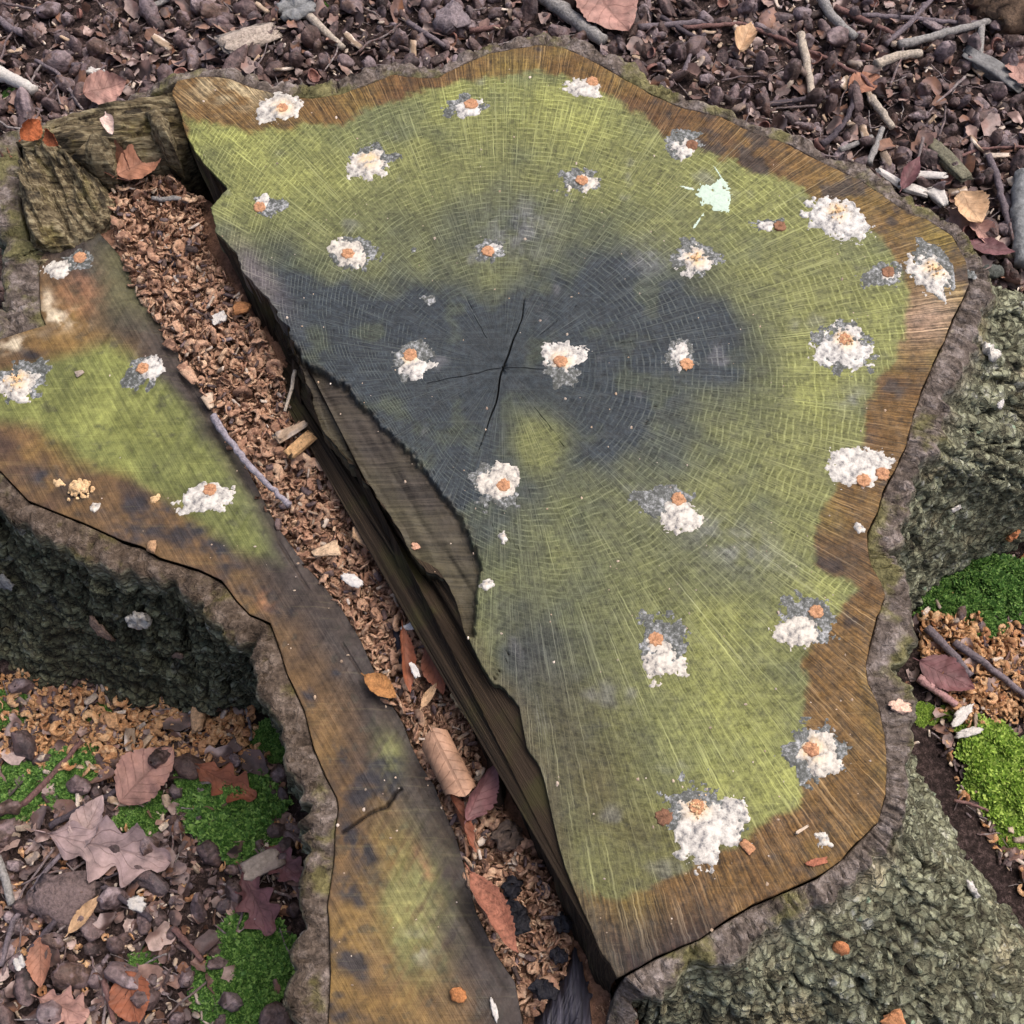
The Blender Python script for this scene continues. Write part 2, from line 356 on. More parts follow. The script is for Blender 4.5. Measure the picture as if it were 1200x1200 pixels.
SHO = [(60,285),(46,305),(46,335),(48,367),(54,381),(0,397),(-60,425),(-95,480),(-70,530),(0,551),(33,586),(67,600),(100,613),(143,633),(167,640),(187,653),(233,667),(260,680),(277,703),(293,720),(317,730),(327,757),(337,790),(343,802),(357,833),(368,877),(382,910),(395,935),(397,948),(393,975),(392,1006),(388,1036),(384,1063),(386,1078),(388,1140),(385,1200),(395,1310)]
SHC = [(108,262),(125,280),(142,300),(158,337),(188,377),(208,412),(235,458),(250,483),(290,550),(323,613),(357,660),(377,683),(397,707),(420,745),(440,790),(457,822),(471,845),(480,869),(493,896),(508,918),(516,940),(533,977),(543,1013),(557,1067),(580,1117),(603,1150),(612,1197),(625,1310)]
GREEN = [(213,132),(245,146),(290,151),(340,149),(400,144),(440,122),(480,106),(530,95),(580,92),(620,84),(660,84),(700,105),(760,142),(800,166),(850,186),(900,206),(940,222),(985,250),(1012,264),(1045,292),(1062,315),(1068,350),(1060,400),(1035,440),(1015,480),(1010,520),(985,555),(970,600),(957,640),(962,668),(1005,690),(965,735),(945,780),(942,840),(950,895),(940,940),(905,958),(870,985),(820,1010),(770,1035),(720,1055),(660,1040),(560,800),(300,380),(220,270)]
PITH = (589, 430)
stump = empty('tree_stump', (0, 0, 0))
tag(stump, 'broad mossy sawn oak stump with a litter-filled felling notch', 'tree stump')

# ------------------------------------------------------------------ main saw cut
def topx(x, y, z=H):
    # plan point at height z -> pixel of the photograph
    d = np.stack([x-CPOS[0], y-CPOS[1], np.zeros_like(x)+z-CPOS[2]], -1)
    s, c = math.sin(PITCH), math.cos(PITCH)
    f = d[..., 1]*c - d[..., 2]*s; up = d[..., 1]*s + d[..., 2]*c
    return 600+FPX*d[..., 0]/f, 600-FPX*up/f
pith = P(*PITH, H)[:2]
poly = np.array(OUT+EDGE, float); nO = len(OUT)
pw = P(poly[:, 0], poly[:, 1], H)[:, :2]
seg = []; isE = []
n = len(pw)
for i in range(n):
    a, b = pw[i], pw[(i+1) % n]
    for k in range(16):
        seg.append(a+(b-a)*k/16); isE.append(1. if (nO-1 < i < n-1) else 0.)
seg = np.array(seg); isE = np.array(isE)
th = np.arctan2(seg[:, 1]-pith[1], seg[:, 0]-pith[0]); rr = np.hypot(seg[:, 1]-pith[1], seg[:, 0]-pith[0])
o_ = np.argsort(th); th, rr, isE = th[o_], rr[o_], isE[o_]
NC, NR = 960, 168
TH = np.linspace(-math.pi, math.pi, NC, endpoint=False)
RB = np.interp(TH, th, rr, period=2*math.pi); EE = np.interp(TH, th, isE, period=2*math.pi)
ex, ey = pith[0]+RB*np.cos(TH), pith[1]+RB*np.sin(TH)
epx, epy = topx(ex, ey)
jag = np.abs(fb2(ex, ey, 42, 3, 3))*(.006+.012*sst(430, 370, epy)*sst(235, 260, epy))+fb2(ex, ey, 200, 2, 4)*.0025
RB = RB - EE*jag + (1-EE)*(fb2(ex, ey, 90, 3, 5)*.0016-.001)
rows = np.r_[np.linspace(.002, 1, NR-3)**.92, 1.0005, 1.001, 1.001]
RHO = rows[:, None]; rg = RHO*RB[None, :]
X = pith[0]+rg*np.cos(TH); Y = pith[1]+rg*np.sin(TH)
PX, PY = topx(X, Y); PX0, PY0 = PX, PY
def znoise(x, y): return fb2(x, y, 7, 3, 15)*.0012 + .0006*np.floor(fb2(x*.4+y, y*.3, 9, 2, 16)*4)/2
RIDGE = [(335,392),(362,425),(400,447),(423,473),(453,503),(483,533),(512,572),(535,600),(550,625),(560,655),(562,690),(560,720),(554,745),(545,742)]
wob = fb2(X, Y, 60, 4, 8)*9+fb2(X, Y, 260, 2, 7)*5
TZ = RIDGE+[(530,720),(490,690),(430,600),(370,540),(325,440)]
torn = sst(-2, 3, np.where(inpoly(PX+wob, PY, TZ), 1, -1)*segdist(PX+wob, PY, RIDGE))
tornfade = torn*(1-sst(700, 900, PY)*.85)
Z = np.full_like(X, H)
dE = (1-RHO)*RB
Z += -tornfade*(.006+.006*sst(60, 0, segdist(PX, PY, EDGE)))
# crumbly ragged lip where the saw cut ends
lip = np.exp(-(segdist(PX+wob, PY, RIDGE[:11])/5)**2)*(PY < 720)
Z += lip*(fb2(X, Y, 300, 2, 12)*.004)
grainang = R(-58); gx = X*math.cos(grainang)+Y*math.sin(grainang); gy = -X*math.sin(grainang)+Y*math.cos(grainang)
Z += tornfade*(fbm(np.stack([gx*10, gy*100, X*0], -1), 3, 14)*.0035)
Z += znoise(X, Y)*(RHO < .97)
cracks = [([(613,352),(611,375),(601,400),(589,430),(584,460),(575,490),(560,528)], .0009, .010), ([(500,448),(545,440),(589,430),(640,432)], .0006, .003),
          ([(598,762),(590,780),(577,800)], .0009, .005), ([(770,470),(756,500),(740,560)], .0007, .0015), ([(520,585),(560,600),(620,655)], .0008, .003)] + [([(589+a*k0, 430+b*k0), (589+a*k1+4, 430+b*k1)], .0004, .003) for a, b, k0, k1 in [(.6,.8,60,130),(-.5,-.86,40,100),(.98,-.2,90,150),(.75,-.65,60,110)]]
cmask = X*0
for pts, wd, dp in cracks:
    q = P([p[0] for p in pts], [p[1] for p in pts], H)[:, :2]
    q = resample(q, 24); q += np.stack([fb2(q[:, 0], q[:, 1], 90, 2, 5), fb2(q[:, 0], q[:, 1], 90, 2, 6)], -1)*.002
    d = segdist(X, Y, q.tolist()); m = np.clip(1-d/(wd*np.clip(1.25-rg/.085, .25, 1)), 0, 1)*(.35 if dp == .003 else 1)
    Z -= m*dp; cmask = np.maximum(cmask, m)
Z[-2] -= .0015; Z[-1] = H-.03
Z[-3] -= .0003
# stains
def blob(x, y, r, ex=1., ang=0.):
    a = R(ang); u = (PX-x)*math.cos(a)+(PY-y)*math.sin(a); v = -(PX-x)*math.sin(a)+(PY-y)*math.cos(a)
    return np.exp(-((u/(r*ex))**2+(v/r)**2))
def C3(a, b, m): return a+(b-a)*np.clip(m, 0, 1)[..., None]
gs = sdist(PX, PY, GREEN)+fb2(X, Y, 45, 4, 21)*14+fb2(X, Y, 220, 2, 22)*5
heart = sst(-3, 5, gs)
col = np.zeros(X.shape+(3,))+lin((114, 86, 48))
col = C3(col, lin((124, 108, 54)), sst(-.1, .5, fb2(X, Y, 12, 4, 23))*.75)
col = C3(col, lin((90, 60, 38)), sst(.0, .5, fb2(X, Y, 16, 4, 24))*.7)
col = C3(col, lin((62, 52, 48)), sst(.22, .42, fb2(X, Y, 40, 4, 25)+.2*blob(930, 190, 60)+.25*blob(450, 105, 25))*.85)
col = C3(col, lin((56, 44, 42)), sst(1020, 1110, PY)*.85*(PX < 860)+blob(985, 660, 40)*.5)
col = C3(col, lin((192, 176, 140)), blob(270, 100, 26, 1.8, 8)*.8*sst(-.3, .3, fb2(X, Y, 90, 3, 26)))
col = C3(col, lin((178, 148, 132)), blob(1090, 372, 32, 1.4, -20)*.6)
gcol = np.zeros(X.shape+(3,))+lin((119, 121, 72))
gcol = C3(gcol, lin((140, 142, 78)), sst(-.05, .5, fb2(X, Y, 9, 4, 27))*.8)
gcol = C3(gcol, lin((84, 90, 68)), sst(0, .5, fb2(X, Y, 14, 4, 28))*.8)
br = sum(blob(*b) for b in [(240,170,60),(340,170,60,1.6),(560,112,40,2.),(690,140,40,1.5,25),(880,200,40,1.6,30),(1040,310,30),(1050,370,40),(960,440,50),(900,920,50,1.5,-35),(850,860,70,1.6,50),(800,960,40),(960,690,40),(640,520,30)])
gcol = C3(gcol, lin((150, 153, 84)), np.clip(br*(.75+fb2(X, Y, 30, 4, 33)*1.1), 0, 1)*.75)
dk = sum(k*blob(x, y, r, e, a) for x, y, r, e, a, k in [(600,430,120,1.25,15,1.),(720,480,90,1.5,20,.8),(480,430,100,1.2,40,.85),(520,540,90,1.6,55,.9),(380,400,70,1.5,45,.8),(620,780,80,1.5,60,.9),(330,310,50,1.3,45,.6),(600,260,45,1.4,0,.55),(860,420,60,1.6,60,.55),(830,650,60,1.8,30,.45),(700,690,60,1.6,40,.35),(530,250,50,1.,0,.4),(800,360,70,1.5,30,.6),(700,330,60,1.4,0,.55),(660,920,50,1.6,70,.55),(450,250,40,1,0,.3)])
dk = np.clip(dk+fb2(X, Y, 11, 4, 29)*.24+fb2(X, Y, 45, 4, 30)*.22, 0, 1)
gcol = C3(gcol, lin((45, 53, 62)), dk**1.35*.97)
gcol = C3(gcol, lin((92, 98, 62)), sst(.05, .5, fbm(np.stack([X*38, Y*38, X*0+2], -1), 4, 35))*.28)
gcol = C3(gcol, lin((88, 82, 52)), np.clip(blob(690, 910, 75, 1.9, 66)+blob(790, 1005, 42, 1.9, -25), 0, 1)*(.75+fb2(X, Y, 30, 3, 39)*.5))
gcol = C3(gcol, lin((126, 124, 128)), sst(.35, .6, fb2(X, Y, 26, 4, 31))*.35)
gcol = C3(gcol, lin((138, 138, 146)), (blob(610,265,34)+blob(860,635,26,2.4,25)+blob(760,300,20)+blob(1000,470,16))*.45*sst(-.4, .3, fb2(X, Y, 70, 3, 32)))
gcol = C3(gcol, lin((118, 120, 70)), np.clip(blob(632, 522, 28, 1.2, 70)*1.2+fb2(X, Y, 60, 3, 34)*.5*blob(632, 522, 34), 0, .8))
mot = fb2(X, Y, 75, 3, 37); gcol = gcol*(1+.30*mot)[..., None]
col = col*(1+.28*fb2(X, Y, 85, 3, 38))[..., None]
col = C3(col, gcol, heart)
col = C3(col, lin((76, 66, 55)), tornfade*.8)
col = C3(col, lin((98, 90, 94)), blob(300, 320, 26, 2., 50)*.9*sst(40, 12, segdist(PX, PY, EDGE)))
col = C3(col, lin((80, 70, 52)), lip*.4*sst(-.3, .3, fb2(X, Y, 200, 2, 36))+sst(26, 2, segdist(PX, PY, EDGE))*sst(620, 760, PY)*.6)
col = C3(col, lin((44, 36, 30)), cmask)
pat = np.clip(1-torn*.9*(1-sst(720, 860, PY)*.6), 0, 1)*np.where(cmask > .1, 0.2, 1)
Rm = np.interp(TH, th, rr, period=2*math.pi); k_ = np.ones(121)/121
Rs = np.convolve(np.r_[Rm[-60:], Rm, Rm[:60]], k_, 'valid'); Rs = np.minimum(Rs, .42)
RS = np.convolve(np.r_[Rs[-100:], Rs, Rs[:100]], np.ones(201)/201, 'valid')
rho2 = np.clip(rg/RS[None, :], 0, 1.2); RR = rg*(1-rho2) + rho2*(rg/RS[None, :])*.36
Fm = gridF(NR, NC, True)
cidx = Fm % NC
uu = TH[cidx]/(2*math.pi)+.5; wrapm = (cidx.max(1)-cidx.min(1)) > NC/2
uu[wrapm] = np.where(cidx[wrapm] < NC/2, uu[wrapm]+1, uu[wrapm])
UV = np.stack([uu, RR.ravel()[Fm]], -1)
me = mesh('saw_cut_face', np.stack([X, Y, Z], -1).reshape(-1, 3), Fm, M_CUT, UV.reshape(-1, 2),
          {'Col': col.reshape(-1, 3), 'pat': pat.ravel(), 'heart': heart.ravel(), 'ringm': (heart*(1-.72*sst(600, 760, PY0)*sst(1000, 900, PX0+0*PY0))).ravel()})
link('saw_cut_face', me, stump)

# ------------------------------------------------------------------ notch wall under the main cut
sel = np.where(EE > .5)[0]
ang = (TH[sel]-math.atan2(*(P(720, 1140, H)[:2]-pith)[::-1])) % (2*math.pi)
sel = sel[np.argsort(-ang)]
topE = np.stack([X[-3][sel], Y[-3][sel]], -1)
bpx = np.array(BASE, float); bw = P(bpx[:, 0], bpx[:, 1], ZF-.01)[:, :2]
epw = P(np.array(EDGE)[:, 0], np.array(EDGE)[:, 1], H)[:, :2]
ed = np.r_[0, np.cumsum(np.linalg.norm(np.diff(epw, axis=0), axis=1))]; ed /= ed[-1]
td = np.r_[0, np.cumsum(np.linalg.norm(np.diff(topE, axis=0), axis=1))]; td /= td[-1]
tt = np.linspace(0, 1, 620)
T2 = np.stack([np.interp(tt, td, topE[:, k]) for k in (0, 1)], -1)
if np.linalg.norm(T2[0]-epw[0]) > np.linalg.norm(T2[-1]-epw[0]): T2 = T2[::-1]
B2 = np.stack([np.interp(tt, ed, bw[:, k]) for k in (0, 1)], -1)
NW = 46; s_ = np.linspace(0, 1, NW)[:, None]; ex_ = np.interp(tt, [0, .86, .93, 1], [1.3, 1.3, .75, .7])[None]
ztop = np.interp(tt, td, Z[-3][sel]) if True else H
hx = T2[None, :, 0]+(B2-T2)[None, :, 0]*(s_**ex_); hy = T2[None, :, 1]+(B2-T2)[None, :, 1]*(s_**ex_)
hz = (H-.004)-(H-.004-(ZF-.03))*s_
nrm = np.stack([np.gradient(T2[:, 1]), -np.gradient(T2[:, 0])], -1); nrm /= np.linalg.norm(nrm, axis=1)[:, None]+1e-9
if (nrm*(B2-T2)).sum() < 0: nrm = -nrm
fib = fbm(np.stack([np.broadcast_to(tt[None]*380, hx.shape), s_*2.2+hx*0, hx*0], -1), 4, 41)*.005+np.broadcast_to(np.abs(fbm(np.stack([tt*60, tt*0, tt*0], -1), 4, 42))*-.011, hx.shape)*np.sin(s_*math.pi)
env = np.clip(s_*6, 0, 1)
hx = hx+nrm[None, :, 0]*fib*env; hy = hy+nrm[None, :, 1]*fib*env
Fw = gridF(NW, 620)
uvw = np.stack([np.broadcast_to(tt[None], hx.shape).ravel()[Fw], np.broadcast_to(s_, hx.shape).ravel()[Fw]], -1)
link('torn_notch_wall', mesh('torn_notch_wall', np.stack([hx, hy, hz+hx*0], -1).reshape(-1, 3), Fw, M_WALL, uvw.reshape(-1, 2)), stump)

# ------------------------------------------------------------------ lower shelf
yy = np.linspace(262, 1334, 640)
def xof(lst, y): a = np.array(lst, float); return np.interp(y, a[:, 1], a[:, 0])
xo = xof([(108, 262)]+SHO, yy); xo[yy < 285] = np.interp(yy[yy < 285], [262, 285], [100, 60]); xc = xof(SHC, yy)
NCs = 120; cs = np.linspace(0, 1, NCs)
PX = xo[:, None]+(xc-xo)[:, None]*cs; PY = np.broadcast_to(yy[:, None], PX.shape)
W3 = P(PX, PY, H2); X, Y = W3[..., 0], W3[..., 1]
Z = H2+fb2(X, Y, 8, 3, 51)*.002
dC = segdist(PX, PY, SHC); dO = segdist(PX, PY, SHO)
Z -= sst(28, 0, dC)*.007
gux = (PX*.47-PY*.88); gvx = (PX*.88+PY*.47)
Z += fbm(np.stack([gvx*.16, gux*.006, PX*0], -1), 3, 52)*.0016*sst(140, 20, dC)
crk = np.clip(1-segdist(PX+fb2(X, Y, 60, 3, 3)*9, PY, [(398,975),(425,960),(450,945),(470,925)])/2.2, 0, 1); Z -= crk*.006
crk2 = np.clip(1-segdist(PX, PY, [(150,300),(215,440),(300,590),(380,720),(430,800)])/2.2, 0, 1)*(fb2(X, Y, 30, 2, 9) > -.1); Z -= crk2*.002
Z[:, 0] -= .0005
col = np.zeros(X.shape+(3,))+lin((104, 80, 52))
col = C3(col, lin((134, 106, 58)), sst(-.1, .45, fb2(X, Y, 14, 4, 53))*.8)
col = C3(col, lin((66, 50, 46)), sst(.0, .4, fb2(X, Y, 18, 4, 54))*.75)
col = C3(col, lin((58, 53, 52)), sst(100, 25, dC+fb2(X, Y, 20, 3, 55)*30)*.9)
gpoly = [(130,395),(180,440),(230,480),(300,590),(330,660),(280,650),(200,590),(150,560),(90,540),(40,500),(-40,490),(-60,450),(20,440),(60,420)]
gm = sst(-14, 16, sdist(PX, PY, gpoly)+fb2(X, Y, 30, 4, 56)*16)
gc = C3(np.zeros(X.shape+(3,))+lin((104, 108, 60)), lin((132, 136, 74)), sst(-.1, .5, fb2(X, Y, 16, 4, 57))*.9)
gc = C3(gc, lin((74, 78, 70)), sst(-10, 60, PX-(190+(PY-420)*.5)+fb2(X, Y, 25, 3, 58)*30)*.75)
gc = gc*(1+.35*fb2(X, Y, 70, 4, 68))[..., None]; col = C3(col, gc, gm); col = C3(col, lin((60, 58, 50)), sst(.25, .45, fb2(X, Y, 110, 3, 69))*.5)
up = sst(400, 340, PY)*sst(90, 140, PX); col = C3(col, lin((92, 90, 62)), up*.8)
g2 = blob(482, 1065, 34, 2.1, 82)+blob(455, 885, 16, 1.5, 80)*.7; col = C3(col, lin((138, 140, 86)), np.clip(g2*(.75+fb2(X, Y, 60, 4, 59)*1.2+fbm(np.stack([gvx*.2, gux*.02, PX*0], -1), 3, 66)*.6), 0, .65))
col = C3(col, lin((160, 160, 150)), blob(490, 1110, 14, 1.8, 70)*.35*sst(-.2, .3, fb2(X, Y, 90, 3, 67)))
blk = sum(blob(*b) for b in [(170,600,16,2.,30),(215,625,20,2.2,35),(150,625,14,1.5,0),(430,925,22,2.,-10),(415,985,14,1.8,60),(405,1040,14),(395,1110,18,1.5,80),(425,1055,10),(310,720,7,2.,-30),(332,722,7,2.,-30),(395,785,8),(42,412,10,2.),(112,268,14,1.4),(395,1180,18),(60,560,12,2.),(450,900,14,1.6,-20),(300,690,14,2.,40),(250,650,14,2.,35),(100,590,12,2.,20),(430,1010,12,2.,60),(400,880,8,2.,70),(420,1130,12,2.,70),(360,810,7,2.,60)])
col = C3(col, lin((44, 44, 50)), np.clip(blk*1.6, 0, 1)*sst(-.35, .25, fb2(X, Y, 70, 4, 60))*.9)
col = C3(col, lin((206, 190, 162)), (blob(70,372,11,2.2,10)+blob(20,402,8,3.,-15)+blob(56,350,6,1.5,80))*1.2*sst(-.3, .2, fb2(X, Y, 90, 3, 61)))
col = C3(col, lin((182, 128, 92)), (blob(310,705,10)+blob(500,1020,6,5.,65)+blob(92,345,26))*.5*sst(-.4, .3, fb2(X, Y, 80, 3, 70)))
col = C3(col, lin((36, 30, 28)), crk)
col = col*np.clip(1+.32*fb2(X, Y, 48, 4, 64)+.34*fb2(X, Y, 130, 3, 65), .35, 1.8)[..., None]
Fs = gridF(640, NCs)
gu = (X*math.cos(R(-58))+Y*math.sin(R(-58))); gv = (-X*math.sin(R(-58))+Y*math.cos(R(-58)))
link('lower_shelf_face', mesh('lower_shelf_face', np.stack([X, Y, Z], -1).reshape(-1, 3), Fs[:, ::-1], M_SHELF,
     np.stack([gv.ravel()[Fs[:, ::-1]], gu.ravel()[Fs[:, ::-1]]], -1).reshape(-1, 2), {'Col': col.reshape(-1, 3)}), stump)
# shelf side of the notch
tx = X[:, -1]; ty = Y[:, -1]; k = np.linspace(0, 1, 8)[:, None]
fz = fb2(tx, ty, 120, 3, 62)*.004
Fx = gridF(8, 640)
link('shelf_notch_wall', mesh('shelf_notch_wall', np.stack([tx[None]+k*(.004+fz), ty[None]+k*.002, (Z[:, -1])[None]-k*.075], -1).reshape(-1, 3), Fx, M_WALL,
     np.stack([np.broadcast_to(np.linspace(0, 1, 640)[None], (8, 640)).ravel()[Fx], np.broadcast_to(k, (8, 640)).ravel()[Fx]], -1).reshape(-1, 2)), stump)
# litter bed of the notch
yb = np.linspace(165, 1330, 420); xl = xof([(140, 165), (118, 215)]+SHC, yb)-8
bs = np.array(sorted(BASE, key=lambda p: p[1])); xr = np.interp(yb, bs[:, 1], bs[:, 0])+22
cs = np.linspace(0, 1, 60); PX = xl[:, None]+(xr-xl)[:, None]*cs; PY = np.broadcast_to(yb[:, None], PX.shape)
def bedz(px, py): return ZF + .014*sst(60, 0, np.abs(py-330)*.2) - .012*sst(1000, 1150, py) + .010*sst(240, 180, py)
W3 = P(PX, PY, bedz(PX, PY)); 
M_BED = m_piece('packed_sawdust', [(120, 90, 72), (130, 98, 80)], .9, 140, .003, .15, (.5, 1.4))
W3[..., 2] += fb2(W3[..., 0], W3[..., 1], 60, 4, 63)*.006
bed = link('notch_bed', mesh('notch_bed', W3.reshape(-1, 3), gridF(420, 60)[:, ::-1], M_BED), stump)

# ------------------------------------------------------------------ bark skirt and roots: (rim px, py, rim z, bark thickness, bark top drop, base)
rim = []
def rp(pt, z, th_, drop, base): rim.append((pt, z, th_, drop, base))
basepx = {(1133,307):(1235,338),(1137,333):(1330,372),(1120,367):(1420,420),(1107,400):(1470,470),(1093,427):(1480,520),(1080,460):(1470,570),(1070,487):(1400,592),(1063,520):(1300,610),(1053,543):(1215,634),(1037,573):(1160,655),(1030,597):(1125,674),(1018,623):(1100,690),(1017,640):(1084,700),
 (1030,827):(1082,850),(1037,860):(1102,910),(1040,900):(1150,990),(1038,933):(1222,1092),(1030,963):(1330,1230),(1010,983):(1400,1390),(987,1007):(1380,1470),(960,1027):(1290,1500),(923,1043):(1180,1510),(883,1060):(1080,1500),(850,1080):(1000,1490),(820,1100):(930,1480),(800,1108):(890,1470),(767,1123):(840,1450),(733,1143):(790,1430)}
for p in OUT[1:]:
    x, y = p
    if y < 280 and x < 1120: rp(p, H, .019+.004*math.sin(x*.02), .0005, .035)
    elif x > 1000 and y < 700: rp(p, H, .026, .004, basepx.get(p, .03))
    elif x > 1000 and y < 830: rp(p, H, .032, .004, basepx.get(p, .02))
    else: rp(p, H, .022, .007 if y > 960 else .004, basepx.get(p, .03))
rp((722,1160), .27, .02, .01, .06); rp((706,1215), .235, .02, .01, .06); rp((680,1290), .215, .02, .01, .06)
rp((630,1318), .225, .02, .01, .06); rp((600,1330), H2, .025, .006, .07); rp((500,1338), H2, .03, .006, .09); rp((420,1330), H2, .03, .006, .09)
for p in SHO[::-1]:
    x, y = p
    if y > 1050: rp(p, H2, .030, .001, .035)
    elif y > 700: rp(p, H2, .027, .001, .010)
    elif y > 545: rp(p, H2, .026, .002, .13 if x < 60 else (.10 if x < 150 else (.07 if x < 240 else .05)))
    else: rp(p, H2, .04, .001, .13 if y > 420 else .07)
for p, z in [((28,272), .27), ((18,230), .275), ((22,190), .28), ((14,158), .28), ((52,132), .285), ((100,119), .29), ((153,103), .295)]:
    rp(p, z, .030 if p[0] < 40 else .014, .010 if p[0] < 40 else .022, .04)
ring_w = np.array([list(P(p[0], p[1], z)) + [t, d] for p, z, t, d, b in rim])
cen = ring_w[:, :2].mean(0)
# outward normals from a smoothed outline
pts = ring_w[:, :2]
area = .5*np.sum(pts[:, 0]*np.roll(pts[:, 1], -1)-np.roll(pts[:, 0], -1)*pts[:, 1]); sgn = 1 if area > 0 else -1
NB = 1150
def cres(a): return resample(a, NB, True)
arc = np.vstack([ring_w, ring_w[:1]]); dd = np.r_[0, np.cumsum(np.linalg.norm(np.diff(arc[:, :2], axis=0), axis=1))]
tb = np.linspace(0, dd[-1], NB, endpoint=False)
RW = np.stack([np.interp(tb, dd, arc[:, k]) for k in range(5)], -1)
def smooth(a, k):
    e = np.concatenate([a[-k:], a, a[:k]]); ker = np.hanning(2*k+3)[1:-1]; ker /= ker.sum()
    return np.stack([np.convolve(e[:, j], ker, 'valid') for j in range(a.shape[1])], -1)
S1 = smooth(RW[:, :2], 14); tg = np.roll(S1, -1, 0)-np.roll(S1, 1, 0); tg /= np.linalg.norm(tg, axis=1)[:, None]
NRM = np.stack([tg[:, 1], -tg[:, 0]], -1)*sgn
S2 = smooth(RW[:, :2], 45); tg2 = np.roll(S2, -1, 0)-np.roll(S2, 1, 0); tg2 /= np.linalg.norm(tg2, axis=1)[:, None]
NRM2 = np.stack([tg2[:, 1], -tg2[:, 0]], -1)*sgn
bpt = []
for i, (p, z, t, d, b) in enumerate(rim):
    j = int(round(dd[i]/dd[-1]*NB)) % NB
    if isinstance(b, tuple): bpt.append(P(b[0], b[1], 0.)[:2])
    else: bpt.append(ring_w[i, :2]+NRM2[j]*(t+b))
bpt = np.array(bpt); bb = np.vstack([bpt, bpt[:1]])
BS = np.stack([np.interp(tb, dd, bb[:, k]) for k in (0, 1)], -1); BS = smooth(BS, 8)
thk, drop, zt = RW[:, 2+1], RW[:, 4], RW[:, 2]
u1 = np.stack([S1[:, 0]*0+tb*18, tb*0, tb*0], -1)
thk = thk*(1+.42*fbm(np.stack([tb*34, tb*0, tb*0], -1), 3, 71)+.30*fbm(np.stack([tb*120, tb*0+5, tb*0], -1), 2, 73)); drop = drop+.006*np.abs(fbm(np.stack([tb*60, tb*0+3, tb*0], -1), 3, 72))
in_ = RW[:, :2]+NRM*.0008
prof = [(0., -.030), (.0, -.006), (.012, -.0008), (.05, 0.), (.3, .0008), (.5, .0008), (.7, 0.), (.85, -.002), (.95, -.006), (1.0, -.012)]
rowsV = []; ringA = []
for f, dz in prof:
    q = in_+NRM*(thk*f)[:, None]; z = zt-(drop*(1 if f > 0 else 1))+dz
    rowsV.append(np.column_stack([q, z])); ringA.append(1.0 if f < .9 else .6)
ND = 150
st = np.linspace(0, 1, ND+1)[1:]
o0 = in_+NRM*thk[:, None]; z0 = zt-drop-.012
dist = np.linalg.norm(BS-o0, axis=1); pw_ = np.interp(dist, [.05, .3], [2.0, 1.05])
for s in st:
    q = o0+(BS-o0)*(s**pw_)[:, None]; 
    hz_ = z0*(1-s)**np.interp(dist, [.05, .3], [1.0, 1.0]) - .03*s
    rowsV.append(np.column_stack([q, hz_])); ringA.append(max(0, .6-s*12))
BV = np.array(rowsV)
ww = np.maximum(np.linalg.norm(np.roll(BV[0], -1, 0)-BV[0], axis=1), .75*np.linalg.norm(np.roll(BV[-1], -1, 0)-BV[-1], axis=1))
cw_ = np.r_[0, np.cumsum(ww)]; NB1 = 1500; tn = np.linspace(0, cw_[-1], NB1, endpoint=False)
BVc = np.concatenate([BV, BV[:, :1]], 1)
ix = np.clip(np.searchsorted(cw_, tn, 'right')-1, 0, NB-1); fr = ((tn-cw_[ix])/(cw_[ix+1]-cw_[ix]))[None, :, None]
BV = BVc[:, ix]*(1-fr)+BVc[:, ix+1]*fr; NRMc = NRM[ix]; NB = NB1
ringA = np.broadcast_to(np.array(ringA)[:, None], BV.shape[:2]).copy()
du = np.roll(BV, -1, 1)-np.roll(BV, 1, 1); dv = np.gradient(BV, axis=0)
nb = np.cross(du, dv); nb /= np.linalg.norm(nb, axis=2)[..., None]+1e-9
mid = BV[40]; 
if ((nb[40][:, :2])*NRMc).sum() < 0: nb = -nb
q = BV*np.array([1, 1, .62])
wq = q + np.stack([fbm(q*26, 3, 80), fbm(q*26, 3, 81), fbm(q*26, 3, 82)], -1)*.024
VL = np.concatenate([np.zeros((1, NB)), np.cumsum(np.linalg.norm(np.diff(BV, axis=0), axis=2), 0)], 0)
UL = np.broadcast_to(tn[None], VL.shape)
w1_, w2_ = fbm(q*22, 3, 80), fbm(q*22+7, 3, 81)
pc = np.stack([UL/.032+w1_*1.9, VL/.038+w2_*1.9, UL*0+.5], -1)
F1, F2, ID = cell(pc, 83); pc2 = np.stack([UL/.014+w1_*2.6, VL/.015+w2_*2.6, UL*0+.5], -1); f1, f2, id2 = cell(pc2, 87)
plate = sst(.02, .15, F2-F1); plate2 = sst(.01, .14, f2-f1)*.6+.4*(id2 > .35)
rgh = sst(-.35, .35, fbm(q*5, 3, 90)+.25)
amt = sst(0, 26, np.arange(BV.shape[0])[:, None]-8)
smoothz = np.zeros(BV.shape[:2])
bx, by = topx(BV[..., 0], BV[..., 1], BV[..., 2])
smoothz = np.exp(-(((bx-1140)/95)**2+((by-610)/62)**2)); plate = 1-(1-plate)*(1-.85*smoothz); plate2 = 1-(1-plate2)*(1-.8*smoothz)
rel = (plate-.6)*(.007+.011*ID)*(.35+.65*rgh)*(1-.75*smoothz)+(plate2-.6)*.0022+np.abs(fbm(q*50, 4, 92))*-.010+fbm(q*170, 2, 94)*.004+fbm(q*11, 2, 93)*.006
BV = BV+nb*(rel*amt)[..., None]
ringr = fbm(BV*60, 4, 95)*.005+(sst(.02, .12, f2-f1)-1)*.002+(sst(.01, .08, F2-F1)-1)*.006+.001
BV[4:12, :, 2] += ringr[4:12]*(1-amt[4:12])
damp_shade = sst(420, 330, bx)*sst(560, 600, by)*sst(14, 26, np.arange(BV.shape[0])[:, None])  # mask for the painted shade and damp on the left front bark
Fb = gridF(BV.shape[0], NB, True)
